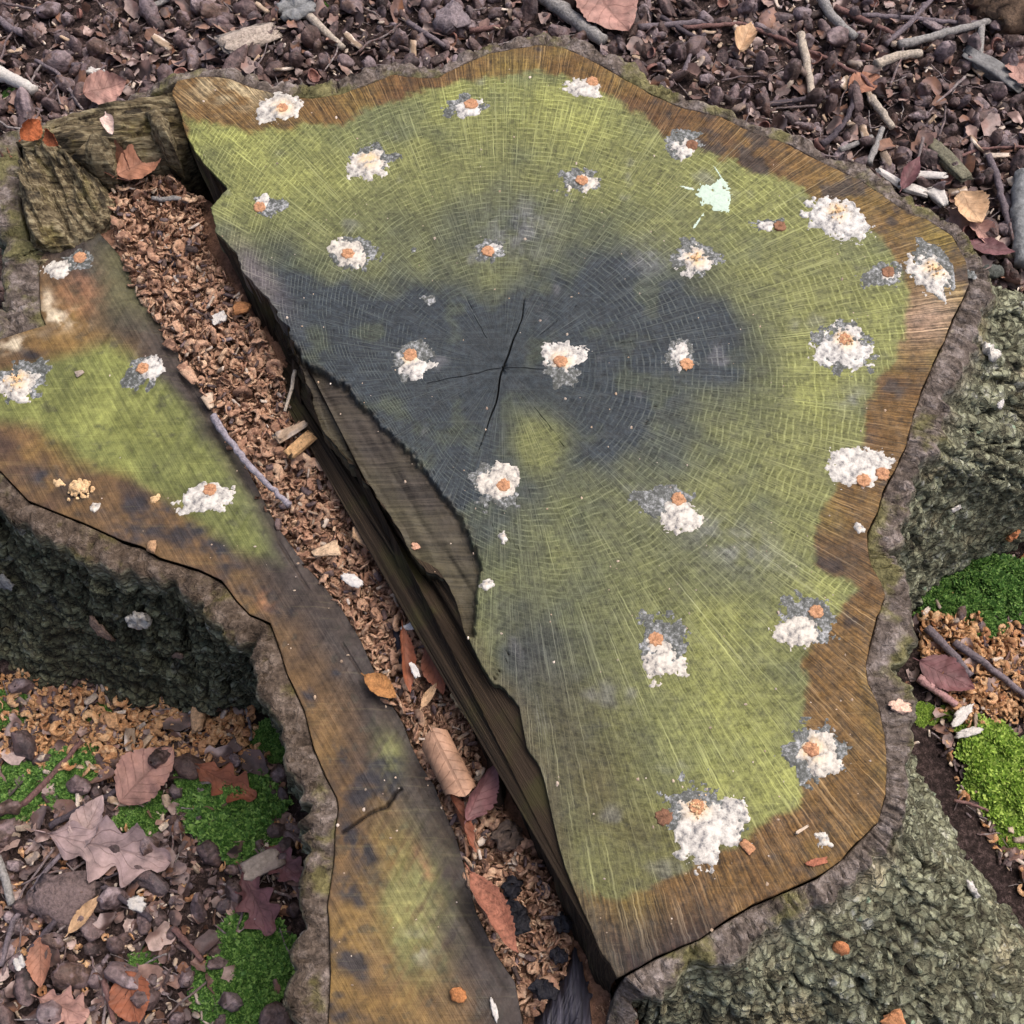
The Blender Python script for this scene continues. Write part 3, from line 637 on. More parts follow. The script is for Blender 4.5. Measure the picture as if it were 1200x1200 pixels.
if sgn > 0: Fb = Fb[:, ::-1]
link('bark', mesh('bark', BV.reshape(-1, 3), Fb, M_BARK, None, {'ring': ringA.ravel(), 'plate': ID.ravel(), 'damp_shade': damp_shade.ravel(), 'left_dark': (sst(440, 330, bx)*sst(520, 600, by)).ravel(), 'furrow': ((1-plate*.75-plate2*.25)*amt).ravel()}), stump)
BASEPOLY = [(float(a), float(b)) for a, b in BS[::4]]

# inner wood that closes the stump below the notch
cap = [Vector((float(a), float(b), ZF-.035)) for a, b in RW[::6, :2]]
link('inner_wood', mesh('inner_wood', [tuple(v) for v in cap], [tuple(t) for t in tessellate_polygon([cap])], M_WALL,), stump)

# ------------------------------------------------------------------ splintered back corner
def lump(name, pts, ztop, zbot, mat, seed, amp=.012, tilt=(0, 0), fibdir=0., parent=stump, nr=64, na=260, dome=.25):
    w_ = P([p[0] for p in pts], [p[1] for p in pts], ztop)[:, :2]; c = w_.mean(0); r_ = resample(w_, na, True)
    rho = np.r_[np.linspace(.01, 1, nr), 1.0, 1.0, 1.0]; zz = np.r_[np.zeros(nr), -.33, -.66, -1.]
    x = c[0]+(r_[None, :, 0]-c[0])*rho[:, None]; y = c[1]+(r_[None, :, 1]-c[1])*rho[:, None]
    a = R(fibdir); gx = x*math.cos(a)+y*math.sin(a); gy = -x*math.sin(a)+y*math.cos(a)
    h = fbm(np.stack([gx*16, gy*110, x*0], -1), 4, seed)*amp*1.3+fbm(np.stack([x*40, y*40, x*0], -1), 4, seed+5)*amp*.6
    h += np.round(fbm(np.stack([gx*12, gy*46, x*0+4], -1), 2, seed+9)*3)/3*amp*1.2
    z = ztop+h+(x-c[0])*tilt[0]+(y-c[1])*tilt[1]-dome*.06*rho[:, None]**4
    z = z+(zbot-z)*(-zz[:, None])
    er = fbm(np.stack([np.broadcast_to(np.arange(na)*.22, x.shape), zz[:, None]*3+x*0, x*0], -1), 3, seed+3)*.006*(rho >= .999)[:, None]
    d = r_-c; d /= np.linalg.norm(d, axis=1)[:, None]
    x = x+d[None, :, 0]*er; y = y+d[None, :, 1]*er
    V = np.stack([x, y, z], -1); org = np.array([c[0], c[1], zbot])
    F = gridF(V.shape[0], na, True)
    if np.cross(r_[1]-r_[0], r_[0]-c) > 0: F = F[:, ::-1]
    me = mesh(name, V.reshape(-1, 3)-org, F[:, ::-1], mat)
    return link(name, me, parent, org, None)
lump('splintered_ridge', [(12,152),(50,131),(95,118),(140,106),(195,97),(222,112),(226,135),(212,158),(190,172),(165,178),(140,168),(122,184),(100,184),(84,172),(50,165),(24,168)], .292, .19, M_SPL, 101, .010, (0, -.05), 10)
lump('broken_corner_block', [(24,190),(40,165),(55,163),(85,185),(112,200),(126,218),(118,240),(98,254),(78,272),(52,278),(30,276),(22,240)], .282, .19, M_SPL, 111, .012, (-.12, .10), -60)
lump('standing_splinter', [(82,172),(100,152),(118,152),(128,166),(124,182),(104,184)], .304, .24, M_SPL, 121, .008, (0, .1), 80, na=70, nr=16)
lump('standing_splinter', [(168,125),(180,118),(192,134),(202,166),(186,158),(174,146)], .312, .25, M_SPL, 127, .006, (.1, .2), 60, na=70, nr=16)
lump('broken_corner_block', [(28,300),(36,288),(52,282),(66,286),(62,300),(46,308)], .262, .2, M_SPL, 133, .008, na=70, nr=16)
lump('hinge_splinter', [(674,1107),(684,1135),(692,1165),(697,1215),(690,1290),(620,1300),(618,1215),(634,1183),(655,1156),(666,1130)], .236, .17, M_SLAB, 141, .006, (0, .06), 70)
lump('hinge_splinter', [(575,835),(585,850),(592,900),(590,940),(583,948),(574,940),(570,900),(568,860)], .250, .19, M_WALL, 147, .006, (0, -.15), 80, na=70, nr=16)
lump('hinge_splinter', [(338,402),(350,408),(356,440),(352,470),(344,452),(338,425)], .262, .19, M_WALL, 151, .006, (0, -.1), 80, na=70, nr=16)

# ------------------------------------------------------------------ ground
def gz(x, y):
    return fb2(np.asarray(x, float), np.asarray(y, float), 6, 4, 201)*.012+fb2(np.asarray(x, float), np.asarray(y, float), 1.1, 2, 202)*.03*np.clip(np.hypot(x, y)-.9, 0, 1)
def gz1(x, y): return float(gz(np.array([x]), np.array([y]))[0])
g = np.linspace(-1, 1, 330); ax = np.sign(g)*(np.abs(g)*1.3+np.abs(g)**9*38)
GX, GY = np.meshgrid(ax, ax)
ground = link('ground', mesh('ground', np.stack([GX, GY, gz(GX, GY)+fb2(GX, GY, 60, 3, 203)*.004], -1).reshape(-1, 3), gridF(330, 330), M_SOIL))
tag(ground, 'dark forest soil', None, None, 'structure')

# ================================================================== things on the stump
rng = random.Random(7); nrg = np.random.default_rng(11)
def surf(px, py):
    """a point on the saw cut, the shelf or the notch bed under a pixel of the photograph"""
    if inpoly(px, py, OUT+EDGE):
        v = P(px, py, H); v[2] += float(znoise(v[0:1], v[1:2])[0]); return v
    a = SHO+SHC[::-1]
    if inpoly(px, py, a):
        v = P(px, py, H2); v[2] += float(fb2(v[0:1], v[1:2], 8, 3, 51)[0]*.002); return v
    return P(px, py, float(bedz(px, py)))
bxs, bys = topx(BV[..., 0], BV[..., 1], BV[..., 2])
bdep = np.linalg.norm(BV-CPOS, axis=2)
def bark_at(px, py):
    d = np.hypot(bxs-px, bys-py); m = d < 9
    if not m.any(): i = np.unravel_index(np.argmin(d), d.shape)
    else: i = np.unravel_index(np.argmin(np.where(m, bdep+d*.004, 9)), d.shape)
    return BV[i], nb[i]
UPX = .00078     # metres per photograph pixel on the saw cut
def skin(cx, cy, zf, rx, ry, h, seed, holes=.9, sc=150, ang=0., res=.0011, core=None, lumps=.16, bias=None):
    """ragged wax skin: a height field that dips below the wood where the wax has flaked off"""
    m = 1.45*max(rx, ry); n = int(min(84, max(20, 2*m/res))); a = np.linspace(-m, m, n); x, y = np.meshgrid(a, a)
    ca, sa = math.cos(ang), math.sin(ang); u = (x*ca+y*sa)/rx; v = (-x*sa+y*ca)/ry
    wx, wy = x+cx, y+cy
    tht = np.arctan2(v, u); edge = 1+.62*fbm(np.stack([np.cos(tht)*1.25, np.sin(tht)*1.25, tht*0+seed*.7], -1), 3, seed)+.16*fb2(wx, wy, 330, 3, seed+2)
    f = 1-(u*u+v*v)/(edge*edge)*.9 + holes*1.25*(fb2(wx, wy, sc, 4, seed+4)-.10)+.35*holes*fb2(wx, wy, sc*3, 2, seed+5)-(0 if bias is None else 1)*(0 if bias is None else bias[2])*np.clip(u*bias[0]+v*bias[1] if bias is not None else u*0, 0, 1.5)
    z = h*np.tanh(f*3.2) + lumps*h*np.clip(f, 0, 1)*(fb2(wx, wy, 260, 3, seed+6)+.2+.8*fb2(wx, wy, 90, 2, seed+7))
    z = np.maximum(z, -.0016)
    z = np.where(f < 0, np.minimum(z, -.0004), np.maximum(z, .0003))
    zz = zf(wx, wy)-zf(np.array([cx]), np.array([cy]))[0]
    F = gridF(n, n); keep = (f.ravel()[F].max(1) > 0); F = F[keep]
    used = np.unique(F); mp = np.full(n*n, -1); mp[used] = np.arange(len(used))
    V = np.stack([x, y, z+zz], -1).reshape(-1, 3)[used]
    att = None
    if core is not None:
        att = {'core': np.exp(-(((x-core[0])/core[2])**2+((y-core[1])/core[2])**2)).ravel()[used]}
    return V, mp[F], att
def z_main(x, y): return H+znoise(x, y)
def z_shelf(x, y): return H2+fb2(x, y, 8, 3, 51)*.002
def plug_mesh(seed, r=.0063, hgt=.0022, mat=M_PLUG):
    n = 26; rows_ = [(.02, 1), (.5, 1), (.82, .96), (.97, .75), (1., .3), (1., -3.)]
    a = np.arange(n)*2*math.pi/n; V = []
    g_ = np.random.default_rng(seed); wv = 1+.09*g_.standard_normal(n)
    for f, z in rows_:
        V += [(r*f*wv[i]*math.cos(a[i]), r*f*wv[i]*math.sin(a[i]), hgt*z+g_.normal()*.00022) for i in range(n)]
    return mesh('dowel_plug', V, gridF(len(rows_), n, True)[:, ::-1][:, ::-1], mat)
def crumb_geo(seed, r=.0015, n=7):
    g_ = np.random.default_rng(seed); a = np.arange(n)*2*math.pi/n; V = [(0, 0, r*.7)]
    for k, (f, z) in enumerate([(.7, .45), (1., -.3)]):
        V += [(r*f*(.7+.6*g_.random())*math.cos(t), r*f*(.7+.6*g_.random())*math.sin(t), r*(z+.3*g_.normal())) for t in a]
    F = [(0, 1+i, 1+(i+1) % n) for i in range(n)]+[(1+i, 1+n+i, 1+(i+1) % n) for i in range(n)]+[(1+n+i, 1+n+(i+1) % n, 1+(i+1) % n) for i in range(n)]
    return np.array(V), np.array(F)
def merge(items):
    V = []; F = []; o_ = 0
    for v, f in items: V.append(v); F.append(f+o_); o_ += len(v)
    return np.vstack(V), np.vstack(F)
# (x, y, wax half-width, half-height, height mm, holes, plugs, film, core, label)
D = 'd'
SEALS = [
 (328,126,32,25,3.2,.55,[(331,127)],None,1,'thick white wax patch on the brown rim beside the splintered corner'),
 (548,128,22,15,2.4,.8,[(552,122)],(540,126,30,20),0,'white wax seal with a broad orange plug and grey film beside the rear brown rim'),
 (680,103,26,14,2.2,.5,[(694,96)],None,0,'smeared white wax seal with a tan plug half on the rear brown rim'),
 (432,192,27,25,3.0,.6,[],(440,186,28,24),1,'round crumbly white wax seal with a yellowish middle on green wood'),
 (683,214,22,16,1.8,1.1,[(682,211)],(681,212,34,19),0,'orange dowel plug in a grey diamond of wax film behind the pith'),
 (799,172,20,15,1.6,1.2,[(811,170,D)],(797,170,30,20),0,'brown dowel plug in mottled grey wax at the rear right green edge'),
 (900,264,10,8,1.8,.9,[(914,265,D)],(898,262,24,12),0,'small brown plug with a scrap of white wax beside the pale splash'),
 (981,253,31,31,4.4,.6,[],None,1,'large crumbly white wax lump with yellow heart near the right brown rim'),
 (1094,320,30,30,3.0,.95,[],(1095,318,36,36),1,'broad flaking white wax seal with a drip on the right brown rim'),
 (1038,321,10,8,1.6,1.0,[(1041,319,D)],(1036,322,30,18),0,'rough brown plug in blue-grey wax film next to the flaking rim seal'),
 (310,238,13,10,2.4,.6,[(304,243)],(318,243,20,18),0,'small white wax seal with an orange plug near the jagged notch edge'),
 (411,297,27,21,2.6,.6,[(408,298)],(416,296,30,24),0,'white wax seal with a pale orange plug between green wood and dark heartwood'),
 (580,291,9,7,1.8,.8,[(572,295)],(576,292,24,20),0,'orange plug with a tiny scrap of white wax above the pith crack'),
 (816,306,22,20,2.2,1.0,[],(818,303,31,26),1,'mottled wax seal with a tan crumbly middle right of the dark heartwood'),
 (797,415,14,19,1.8,1.0,[(805,427)],(800,412,22,26),0,'thin whitish wax seal with an orange plug on the right dark heartwood'),
 (988,404,35,33,2.2,.85,[(990,398)],(988,404,40,37),1,'wide frosted white wax seal with a split tan plug near the right rim'),
 (485,428,22,17,2.4,.9,[(480,416)],(482,424,29,23),1,'white wax seal with a tan plug between the pith and the torn strip'),
 (660,420,26,22,3.2,.6,[(657,424)],(658,430,26,22),1,'lumpy white wax seal with an orange heart right beside the pith'),
 (583,569,26,25,2.4,.5,[(590,569)],(582,572,29,27),0,'clean round white wax seal with a pale plug below the pith crack'),
 (796,600,24,20,2.8,.6,[(795,585)],(776,584,30,22),0,'white wax seal with a tan plug and a violet-grey smear on its upper left'),
 (1010,551,31,27,2.6,.5,[(1012,563),(1034,556)],None,0,'bright white wax seal with two plugs on the right green and brown edge'),
 (771,768,22,26,2.2,.85,[(768,749)],(772,755,28,34),0,'frosted wax seal with a bold orange plug on the lower green wood'),
 (938,737,25,16,2.6,.6,[(957,717)],(945,722,30,28),0,'orange plug with white wax piled on its lower side by the brown band'),
 (958,886,29,27,2.4,.8,[(951,878)],(950,884,36,29),1,'crumbly grey and white wax seal with an orange plug near the lower right rim'),
 (827,966,36,32,4.0,.55,[(816,946)],(820,958,38,34),1,'largest scalloped white wax seal with an orange plug on the lower cut'),
 (20,448,32,20,2.8,.7,[],(28,440,36,27),1,'white and orange crumbly wax seal at the far left of the lower shelf'),
 (176,432,18,15,2.8,.7,[(168,432)],(165,436,25,22),0,'torn cream wax seal with a tan plug on the shelf beside the litter'),
 (240,583,31,20,2.8,.65,[(246,574)],None,0,'white and rusty wax seal on the green tip of the lower shelf'),
 (66,315,20,14,2.6,.6,[(94,302)],(92,304,22,16),0,'torn white wax flap beside a bare orange plug by the broken corner block'),
]
for i, (x, y, rx, ry, hm, ho, plugs, film, core, label) in enumerate(SEALS):
    onmain = bool(inpoly(x, y, OUT+EDGE)); zf = z_main if onmain else z_shelf; zl = H if onmain else H2
    c = P(x, y, zl); cz = float(zf(c[0:1], c[1:2])[0])
    root = empty('wax_seal', (c[0], c[1], cz)); tag(root, label, 'wax seal', 'plugged and waxed holes in the stump')
    ky = 1.10
    cp = plugs[0][:2] if plugs else (x, y-ry*.15)
    cw = P(cp[0], cp[1], zl)
    if film:
        fc = P(film[0], film[1], zl)
        V, F, _ = skin(fc[0], fc[1], zf, film[2]*UPX*.9, film[3]*UPX*ky*.9, .00022, 300+i*11, 1.0, 120, 0, .0012, None, .3)
        V[:, 0] += fc[0]-c[0]; V[:, 1] += fc[1]-c[1]
        link('wax_film', mesh('wax_film', V, F, M_FILM), root)
    ang = {0: .1, 1: 0, 8: 0, 24: -.2, 28: .7}.get(i, rng.uniform(-.5, .5)) if i not in (28,) else .75
    V, F, at = skin(c[0], c[1], zf, rx*UPX*.96, ry*UPX*ky*.96, hm*.00042, 900+i*13, ho*1.25, 140, ang, .00095, (cw[0]-c[0], cw[1]-c[1], .009 if core else .0045), .45 if i in (0, 7, 24) else .12, None if not film else (lambda b: (math.cos(b), math.sin(b), rng.uniform(.3, .9)))(math.atan2(-(film[1]-y), film[0]-x+.01) if (abs(film[0]-x)+abs(film[1]-y)) > 3 else rng.uniform(0, 6.28)))
    waxo = link('wax', mesh('wax', V, F, M_WAX, None, at), root)
    for pl in plugs:
        pp = P(pl[0], pl[1], zl); mt = M_PLUGD if len(pl) > 2 else M_PLUG
        q = link('dowel_plug', plug_mesh(40+i, .0072 if i in (1,) else .0063, hm*.0005+.0005, mt), root, (pp[0]-c[0], pp[1]-c[1], float(zf(pp[0:1], pp[1:2])[0])-cz))
        q.rotation_euler = (rng.uniform(-.1, .1), rng.uniform(-.1, .1), rng.uniform(0, 6))
    if core and i in (7, 8, 13, 15, 24, 25):
        its = []
        for k in range(30):
            v, f = crumb_geo(i*50+k, rng.uniform(.0005, .0013)); a = rng.uniform(0, 6.28); r_ = rng.gauss(0, .0055)
            its.append((v+np.array([cw[0]-c[0]+r_*math.cos(a), cw[1]-c[1]+r_*math.sin(a), hm*.0006+rng.uniform(0, .0010)]), f))
        V, F = merge(its); q = link('tan_crumbs', mesh('tan_crumbs', V, F, M_CRUMB, smooth=False), waxo); q['kind'] = 'stuff'

# splash, spots and other single marks on the cut
c = P(838, 228, H)
root = empty('bird_dropping', (c[0], c[1], float(z_main(c[0:1], c[1:2])[0]))); tag(root, 'pale mint splash with thin streaks on the green rear right wood', 'dropping')
V, F, _ = skin(c[0], c[1], z_main, 25*UPX, 22*UPX, .0004, 4001, 1.0, 180, .4, .0010, None, .4); link('splash', mesh('splash', V, F, M_MINT), root)
for (x0, y0, x1, y1, wd) in [(828,245,806,276,2.4),(815,222,798,218,1.6),(850,215,838,196,1.4)]:
    a, b = P(x0, y0, H)[:2], P(x1, y1, H)[:2]; m = (a+b)/2; L_ = np.linalg.norm(b-a)
    V, F, _ = skin(m[0], m[1], z_main, L_*.55, wd*UPX, .0005, 4100+x0, .5, 200, math.atan2(b[1]-a[1], b[0]-a[0]), .0009, None, .2)
    V[:, 0] += m[0]-c[0]; V[:, 1] += m[1]-c[1]; link('streak', mesh('streak', V, F, M_MINT), root)
for (x, y, r_, mt, nm, lb, ct) in [(502,350,9,M_FILM,'wax_spot','small blue-grey wax spot on green wood left of the pith','wax spot'),
        (570,684,8,M_WAX,'wax_flake','small white wax flake beside the torn strip','wax flake'),
        (590,628,7,M_WAX,'wax_flake','sprinkle of tiny white wax flakes below the clean round seal','wax flake'),
        (965,984,9,M_WAX,'wax_flake','pair of small white wax flakes near the lower right rim','wax flake'),
        (1007,619,7,M_WAX,'wax_flake','white wax chip on the brown band below the two-plug seal','wax flake'),
        (68,566,8,M_CRUMB,'wax_flake','pale oblong wax flake on the shelf beside the tan crumb heap','wax flake'),
        (110,594,7,M_WAX,'wax_flake','tiny white wax dribble on the shelf below the tan crumb heap','wax flake'),
        (182,585,6,M_CRUMB,'wax_flake','pale tan flake on the shelf left of the rusty seal','wax flake'),
        (485,293,4,M_FILM,'wax_spot','tiny pale wax spot above left of the pith','wax spot')]:
    c = surf(x, y); zf = z_main if c[2] > .285 else z_shelf
    V, F, at = skin(c[0], c[1], zf, r_*UPX, r_*.8*UPX, .0016 if mt is not M_FILM else .0005, 5000+x, .9 if y != 628 else 1.6, 260, rng.uniform(0, 3), .0007, (0, 0, .001))
    o_ = link(nm, mesh(nm, V, F, mt, None, at), None, c.tolist()); tag(o_, lb, ct)
c = P(778, 958, H); o_ = link('dowel_plug', plug_mesh(77, .0068, .0012, M_PLUGD), None, (c[0], c[1], float(z_main(c[0:1], c[1:2])[0]))); tag(o_, 'bare dark brown plug set in the cut beside the largest scalloped seal', 'plug')
c = P(93, 574, H2); its = []
for k in range(110):
    v, f = crumb_geo(7000+k, rng.uniform(.001, .0032)); a = rng.uniform(0, 6.28); r_ = abs(rng.gauss(0, .006))
    its.append((v+np.array([r_*math.cos(a), r_*math.sin(a), max(0, .007-r_*.7)+rng.uniform(0, .002)]), f))
V, F = merge(its); o_ = link('crumb_heap', mesh('crumb_heap', V, F, M_CRUMB, smooth=False), None, (c[0], c[1], H2)); tag(o_, 'little heap of orange tan wood crumbs on the lower shelf edge', 'wood crumbs')

# sawdust specks
its = []
for k in range(420):
    if k < 330: x, y = rng.uniform(230, 1040), rng.uniform(70, 1100)
    else: x, y = rng.uniform(0, 560), rng.uniform(320, 1200)
    inm = inpoly(x, y, OUT+EDGE); ins = inpoly(x, y, SHO+SHC[::-1])
    if not (inm or ins): continue
    c = surf(x, y); v, f = crumb_geo(8000+k % 40, rng.choice([.0006, .0007, .0009, .0014]))
    its.append((v*np.array([1, rng.uniform(.5, 1.6), .6])+c, f))
V, F = merge(its); o_ = link('sawdust', mesh('sawdust', V, F, M_CHIP, smooth=False)); tag(o_, 'pale specks of sawdust dotted over the cut wood', 'sawdust', None, 'stuff')

# ================================================================== litter shapes
def husk_geo(seed, kind=0, nl=17, na=26):
    g_ = np.random.default_rng(seed); el = [1.35, 1.02, 1.7, 1.2][kind % 4]
    t = np.linspace(0, 1, nl)[:, None]; a = (np.arange(na)*2*math.pi/na)[None]
    rad = np.sin(math.pi*np.clip(t, .012, .988))**.75*(1-.28*t)*(1+.1*np.sin(3*t)*(kind % 4 == 0))
    z = -np.cos(math.pi*t)*el + (.9*np.clip(t-.8, 0, 1) if kind % 2 == 0 else 0) + a*0
    nr = [5, 7, 6, 9][kind % 4]
    rib = -.10*np.abs(np.sin(nr*.5*a+seed+.5*np.sin(4*t+seed)))**.5*np.sin(math.pi*t)
    rr_ = rad*(1+.10*np.cos(2*a+seed))+rib
    V = np.stack([z, rr_*np.cos(a), rr_*np.sin(a)*g_.uniform(.62, .9)], -1).reshape(-1, 3)*.0105
    q = V*np.array([110, 260, 260])+seed*3.1
    V += np.stack([fbm(q, 3, 5), fbm(q+9, 3, 6), fbm(q+4, 3, 7)], -1)*.0022
    V += np.stack([fbm(V*60+seed, 2, 15), fbm(V*60+9+seed, 2, 16), fbm(V*60+4+seed, 2, 17)], -1)*.0030
    return V, gridF(nl, na, True)
def cup_geo(seed):
    nl, na = 6, 14; V = []; g_ = np.random.default_rng(seed)
    for s, o2 in ((1., 0), (.84, 1)):
        rws = range(nl) if s == 1. else range(nl-1, -1, -1)
        for i in rws:
            t = .06+.94*i/(nl-1); a0 = t*math.pi*.52
            for j in range(na):
                a = 2*math.pi*j/na; k = 1+.06*math.cos(3*a+seed)+.04*g_.normal()*(i == nl-1)
                V.append((s*math.sin(a0)*math.cos(a)*k, s*math.sin(a0)*math.sin(a)*k*.9, .8*(1-s*math.cos(a0))-.3+(.1 if o2 else 0)*0))
    return np.array(V)*.009, gridF(2*nl, na, True)
def bit_geo(seed):
    g_ = np.random.default_rng(seed); n = 6; m = 5; L_ = g_.uniform(.9, 1.6); V = []
    cu, cl = g_.uniform(-2.2, 2.2), g_.uniform(-1., 1.)
    for i in range(n):
        t = i/(n-1)-.5; wd = (.5+.5*math.sin((t+.5)*math.pi))*(.75+.4*g_.random())
        for j in range(m):
            u = (j/(m-1)-.5)*wd
            V.append((t*L_+g_.normal()*.04, u+g_.normal()*.04, cu*u*u*.8+cl*t*t*.6+g_.normal()*.03))
    return np.array(V)*.02, gridF(n, m)
def chip_geo(seed):
    g_ = np.random.default_rng(seed); L_, w_, h_ = g_.uniform(.7, 1.5), g_.uniform(.22, .6), g_.uniform(.08, .25); V = []
    n = 5
    for i in range(n):
        t = i/(n-1)-.5; k = 1-(abs(t)*1.1)**2.2*g_.uniform(.4, 1.2)
        for (a, b) in ((-1, -1), (0, -1.1), (1, -1), (1, 1), (.1, 1.2), (-1, 1)):
            V.append((t*L_+g_.normal()*.05, a*w_*.5*k+g_.normal()*.03, b*h_*.5*k+t*t*.15))
    F = gridF(n, 6, True).tolist()
    V = np.array(V)*.022; c0 = len(V); V = np.vstack([V, V[:6].mean(0), V[-6:].mean(0)])
    tri = [(a, b, c, d) for a, b, c, d in F]
    caps = [((j+1) % 6, j, c0, c0) for j in range(6)]+[((n-1)*6+j, (n-1)*6+(j+1) % 6, c0+1, c0+1) for j in range(6)]
    Q = []
    for f in tri: Q += [(f[0], f[1], f[2]), (f[0], f[2], f[3])]
    Q += [(c[0], c[1], c[2]) for c in caps]
    return V, np.array(Q)
def shav_geo(seed):
    """auger shaving: a short wide curled ribbon with some thickness"""
    g_ = np.random.default_rng(seed); n = 12; tot = g_.uniform(3.4, 6.4); r0 = g_.uniform(.8, 1.1); wd = g_.uniform(.75, 1.25); lift = g_.uniform(-.6, 1.1); V = []; cone = g_.uniform(-.7, .7)
    for i in range(n):
        t = i/(n-1); a = t*tot; r_ = r0*(1-.25*t)+.06*g_.normal(); z = lift*t; k = (math.sin(math.pi*min(1, max(.0, .10+t*.86)))**.4)*(1+.15*g_.normal())
        c, s = math.cos(a), math.sin(a); w1 = min(.8*r_, wd*.6*k); w2 = wd*.35*k; f_ = .10*g_.normal()
        for (rr_, zz) in ((r_-w1, .14-cone*.4), (r_+w2, .10+cone*.4+f_), (r_+w2, -.08+cone*.4+f_), (r_-w1, -.06-cone*.4)):
            V.append((rr_*c+.05*g_.normal(), rr_*s+.05*g_.normal(), z+zz+.06*g_.normal()))
    return np.array(V)*.0056, gridF(n, 4, True)
def twig_geo(pts, r0, r1, seed=0, na=7, per=6):
    g_ = np.random.default_rng(seed); pts = resample(np.asarray(pts, float), max(5, per*(len(pts)-1)+1)); n = len(pts); V = []
    d = np.gradient(pts, axis=0)
    L_ = np.linalg.norm(pts[-1]-pts[0])
    for i in range(n):
        t = i/(n-1); a = Vector(d[i]).normalized(); b = a.cross(Vector((.2, .1, 1))).normalized(); c = a.cross(b)
        r_ = (r0+(r1-r0)*t)*(1+.06*g_.normal()); off = g_.normal(size=2)*L_*.005
        ctr = Vector(pts[i])+b*float(off[0])+c*float(off[1])*.5
        for j in range(na):
            q = 2*math.pi*j/na; V.append(tuple(ctr+b*(r_*math.cos(q))+c*(r_*math.sin(q))))
    V = np.array(V); F = gridF(n, na, True); Q = []
    F3 = np.vstack([F[:, [0, 1, 2]], F[:, [0, 2, 3]]])
    c0 = len(V); V = np.vstack([V, V[:na].mean(0), V[-na:].mean(0)])
    caps = np.array([((j+1) % na, j, c0) for j in range(na)]+[((n-1)*na+j, (n-1)*na+(j+1) % na, c0+1) for j in range(na)])
    return V, np.vstack([F3, caps])
def leaf_geo(L_, W_, kind, cw, cl, seed):
    g_ = np.random.default_rng(seed); n, m = 41, 11; V = []; uv = []
    ph = g_.uniform(0, 6); pr = np.array([1-.06*abs(g_.normal()) for _ in range(2*n)])
    for i in range(n):
        t = i/(n-1)
        if kind == 'oak':
            w_ = (math.sin(math.pi*min(1, t**1.15))**.6)*(.74+.26*math.sin(2*math.pi*3.6*t+4.2+.25*math.sin(9*t+ph)))+.02
        elif kind == 'roll':
            w_ = .72+.28*math.sin(2.6*t+.4)+.05*math.sin(17*t+ph)
        else:
            w_ = math.sin(math.pi*min(1, t**.85))**.85+.015
        for j in range(m):
            u = j/(m-1)*2-1; k = w_*pr[i+(n if u > 0 else 0)]; x = (t-.5)*L_ + (0 if kind != 'oak' else abs(u)*W_*.10); y = u*k*W_*.5
            z = cw*W_*(u*k)**2*.5 + cl*L_*(t-.5)**2 + .012*L_*math.sin(9*t+ph+2*u)*abs(u)+g_.normal()*.0003
            z += .03*W_*abs(u)*k*math.cos(26*t) + .10*W_*float(vn(np.array([t*5+ph, u*2.2, seed*.37]), 3)) + .10*W_*max(0, abs(u)-.6)*math.sin(7*t+ph*2)
            if abs(cw) > 1.2:      # rolled leaf
                R0 = W_*.5/abs(cw); aa = u*k*W_*.5/R0; y = R0*math.sin(aa); z = math.copysign(R0*(1-math.cos(aa)), cw)+cl*L_*(t-.5)**2
            if kind == 'roll': x += L_*.16*(float(vn(np.array([u*1.7+3, (t > .5)*9., seed*.3]), 5))-.5)*abs(t-.5)*2 + L_*.10*u*(t-.5)
            V.append((x, y, z)); uv.append((j/(m-1), t))
    F = gridF(n, m); return np.array(V), F, np.array(uv)[F].reshape(-1, 2)
def moss_geo(seed, n=1500):
    g_ = np.random.default_rng(seed); V = []; F = []
    a = g_.random(n)*2*math.pi; r_ = np.sqrt(g_.random(n))*(1+.25*np.sin(3*a+seed)+.12*np.sin(7*a))
    x, y = r_*np.cos(a), r_*np.sin(a)
    h = .45*np.sqrt(np.clip(1-(r_/1.15)**2, 0, 1))+.22*fb2(x+seed, y, 3.2, 3, seed)
    cx, cy = x.copy(), y.copy()
    for i in range(n):
        base = np.array([x[i], y[i], h[i]-.06])
        for k in range(6):
            q = g_.uniform(0, 6.28); el = g_.uniform(.15, 1.25); L_ = g_.uniform(.10, .19)
            d = np.array([math.cos(q)*math.cos(el), math.sin(q)*math.cos(el), math.sin(el)]); s = np.array([-math.sin(q), math.cos(q), 0])*L_*.28
            o_ = len(V); V += [base, base+d*L_*.5+s, base+d*L_+np.array([0, 0, -.01]), base+d*L_*.5-s]; F.append((o_, o_+1, o_+2, o_+3))
    # dark cushion under the shoots
    o_ = len(V); na = 20
    for i, f in enumerate(np.linspace(.02, 1.0, 7)):
        for j in range(na):
            q = 2*math.pi*j/na; rr_ = f*(1+.25*math.sin(3*q+seed)+.12*math.sin(7*q)); V.append(np.array([rr_*math.cos(q), rr_*math.sin(q), .42*math.sqrt(max(0, 1-(f/1.05)**2))-.10]))
    F += [tuple(int(c)+o_ for c in f) for f in gridF(7, na, True)]
    return np.array(V), np.array(F)

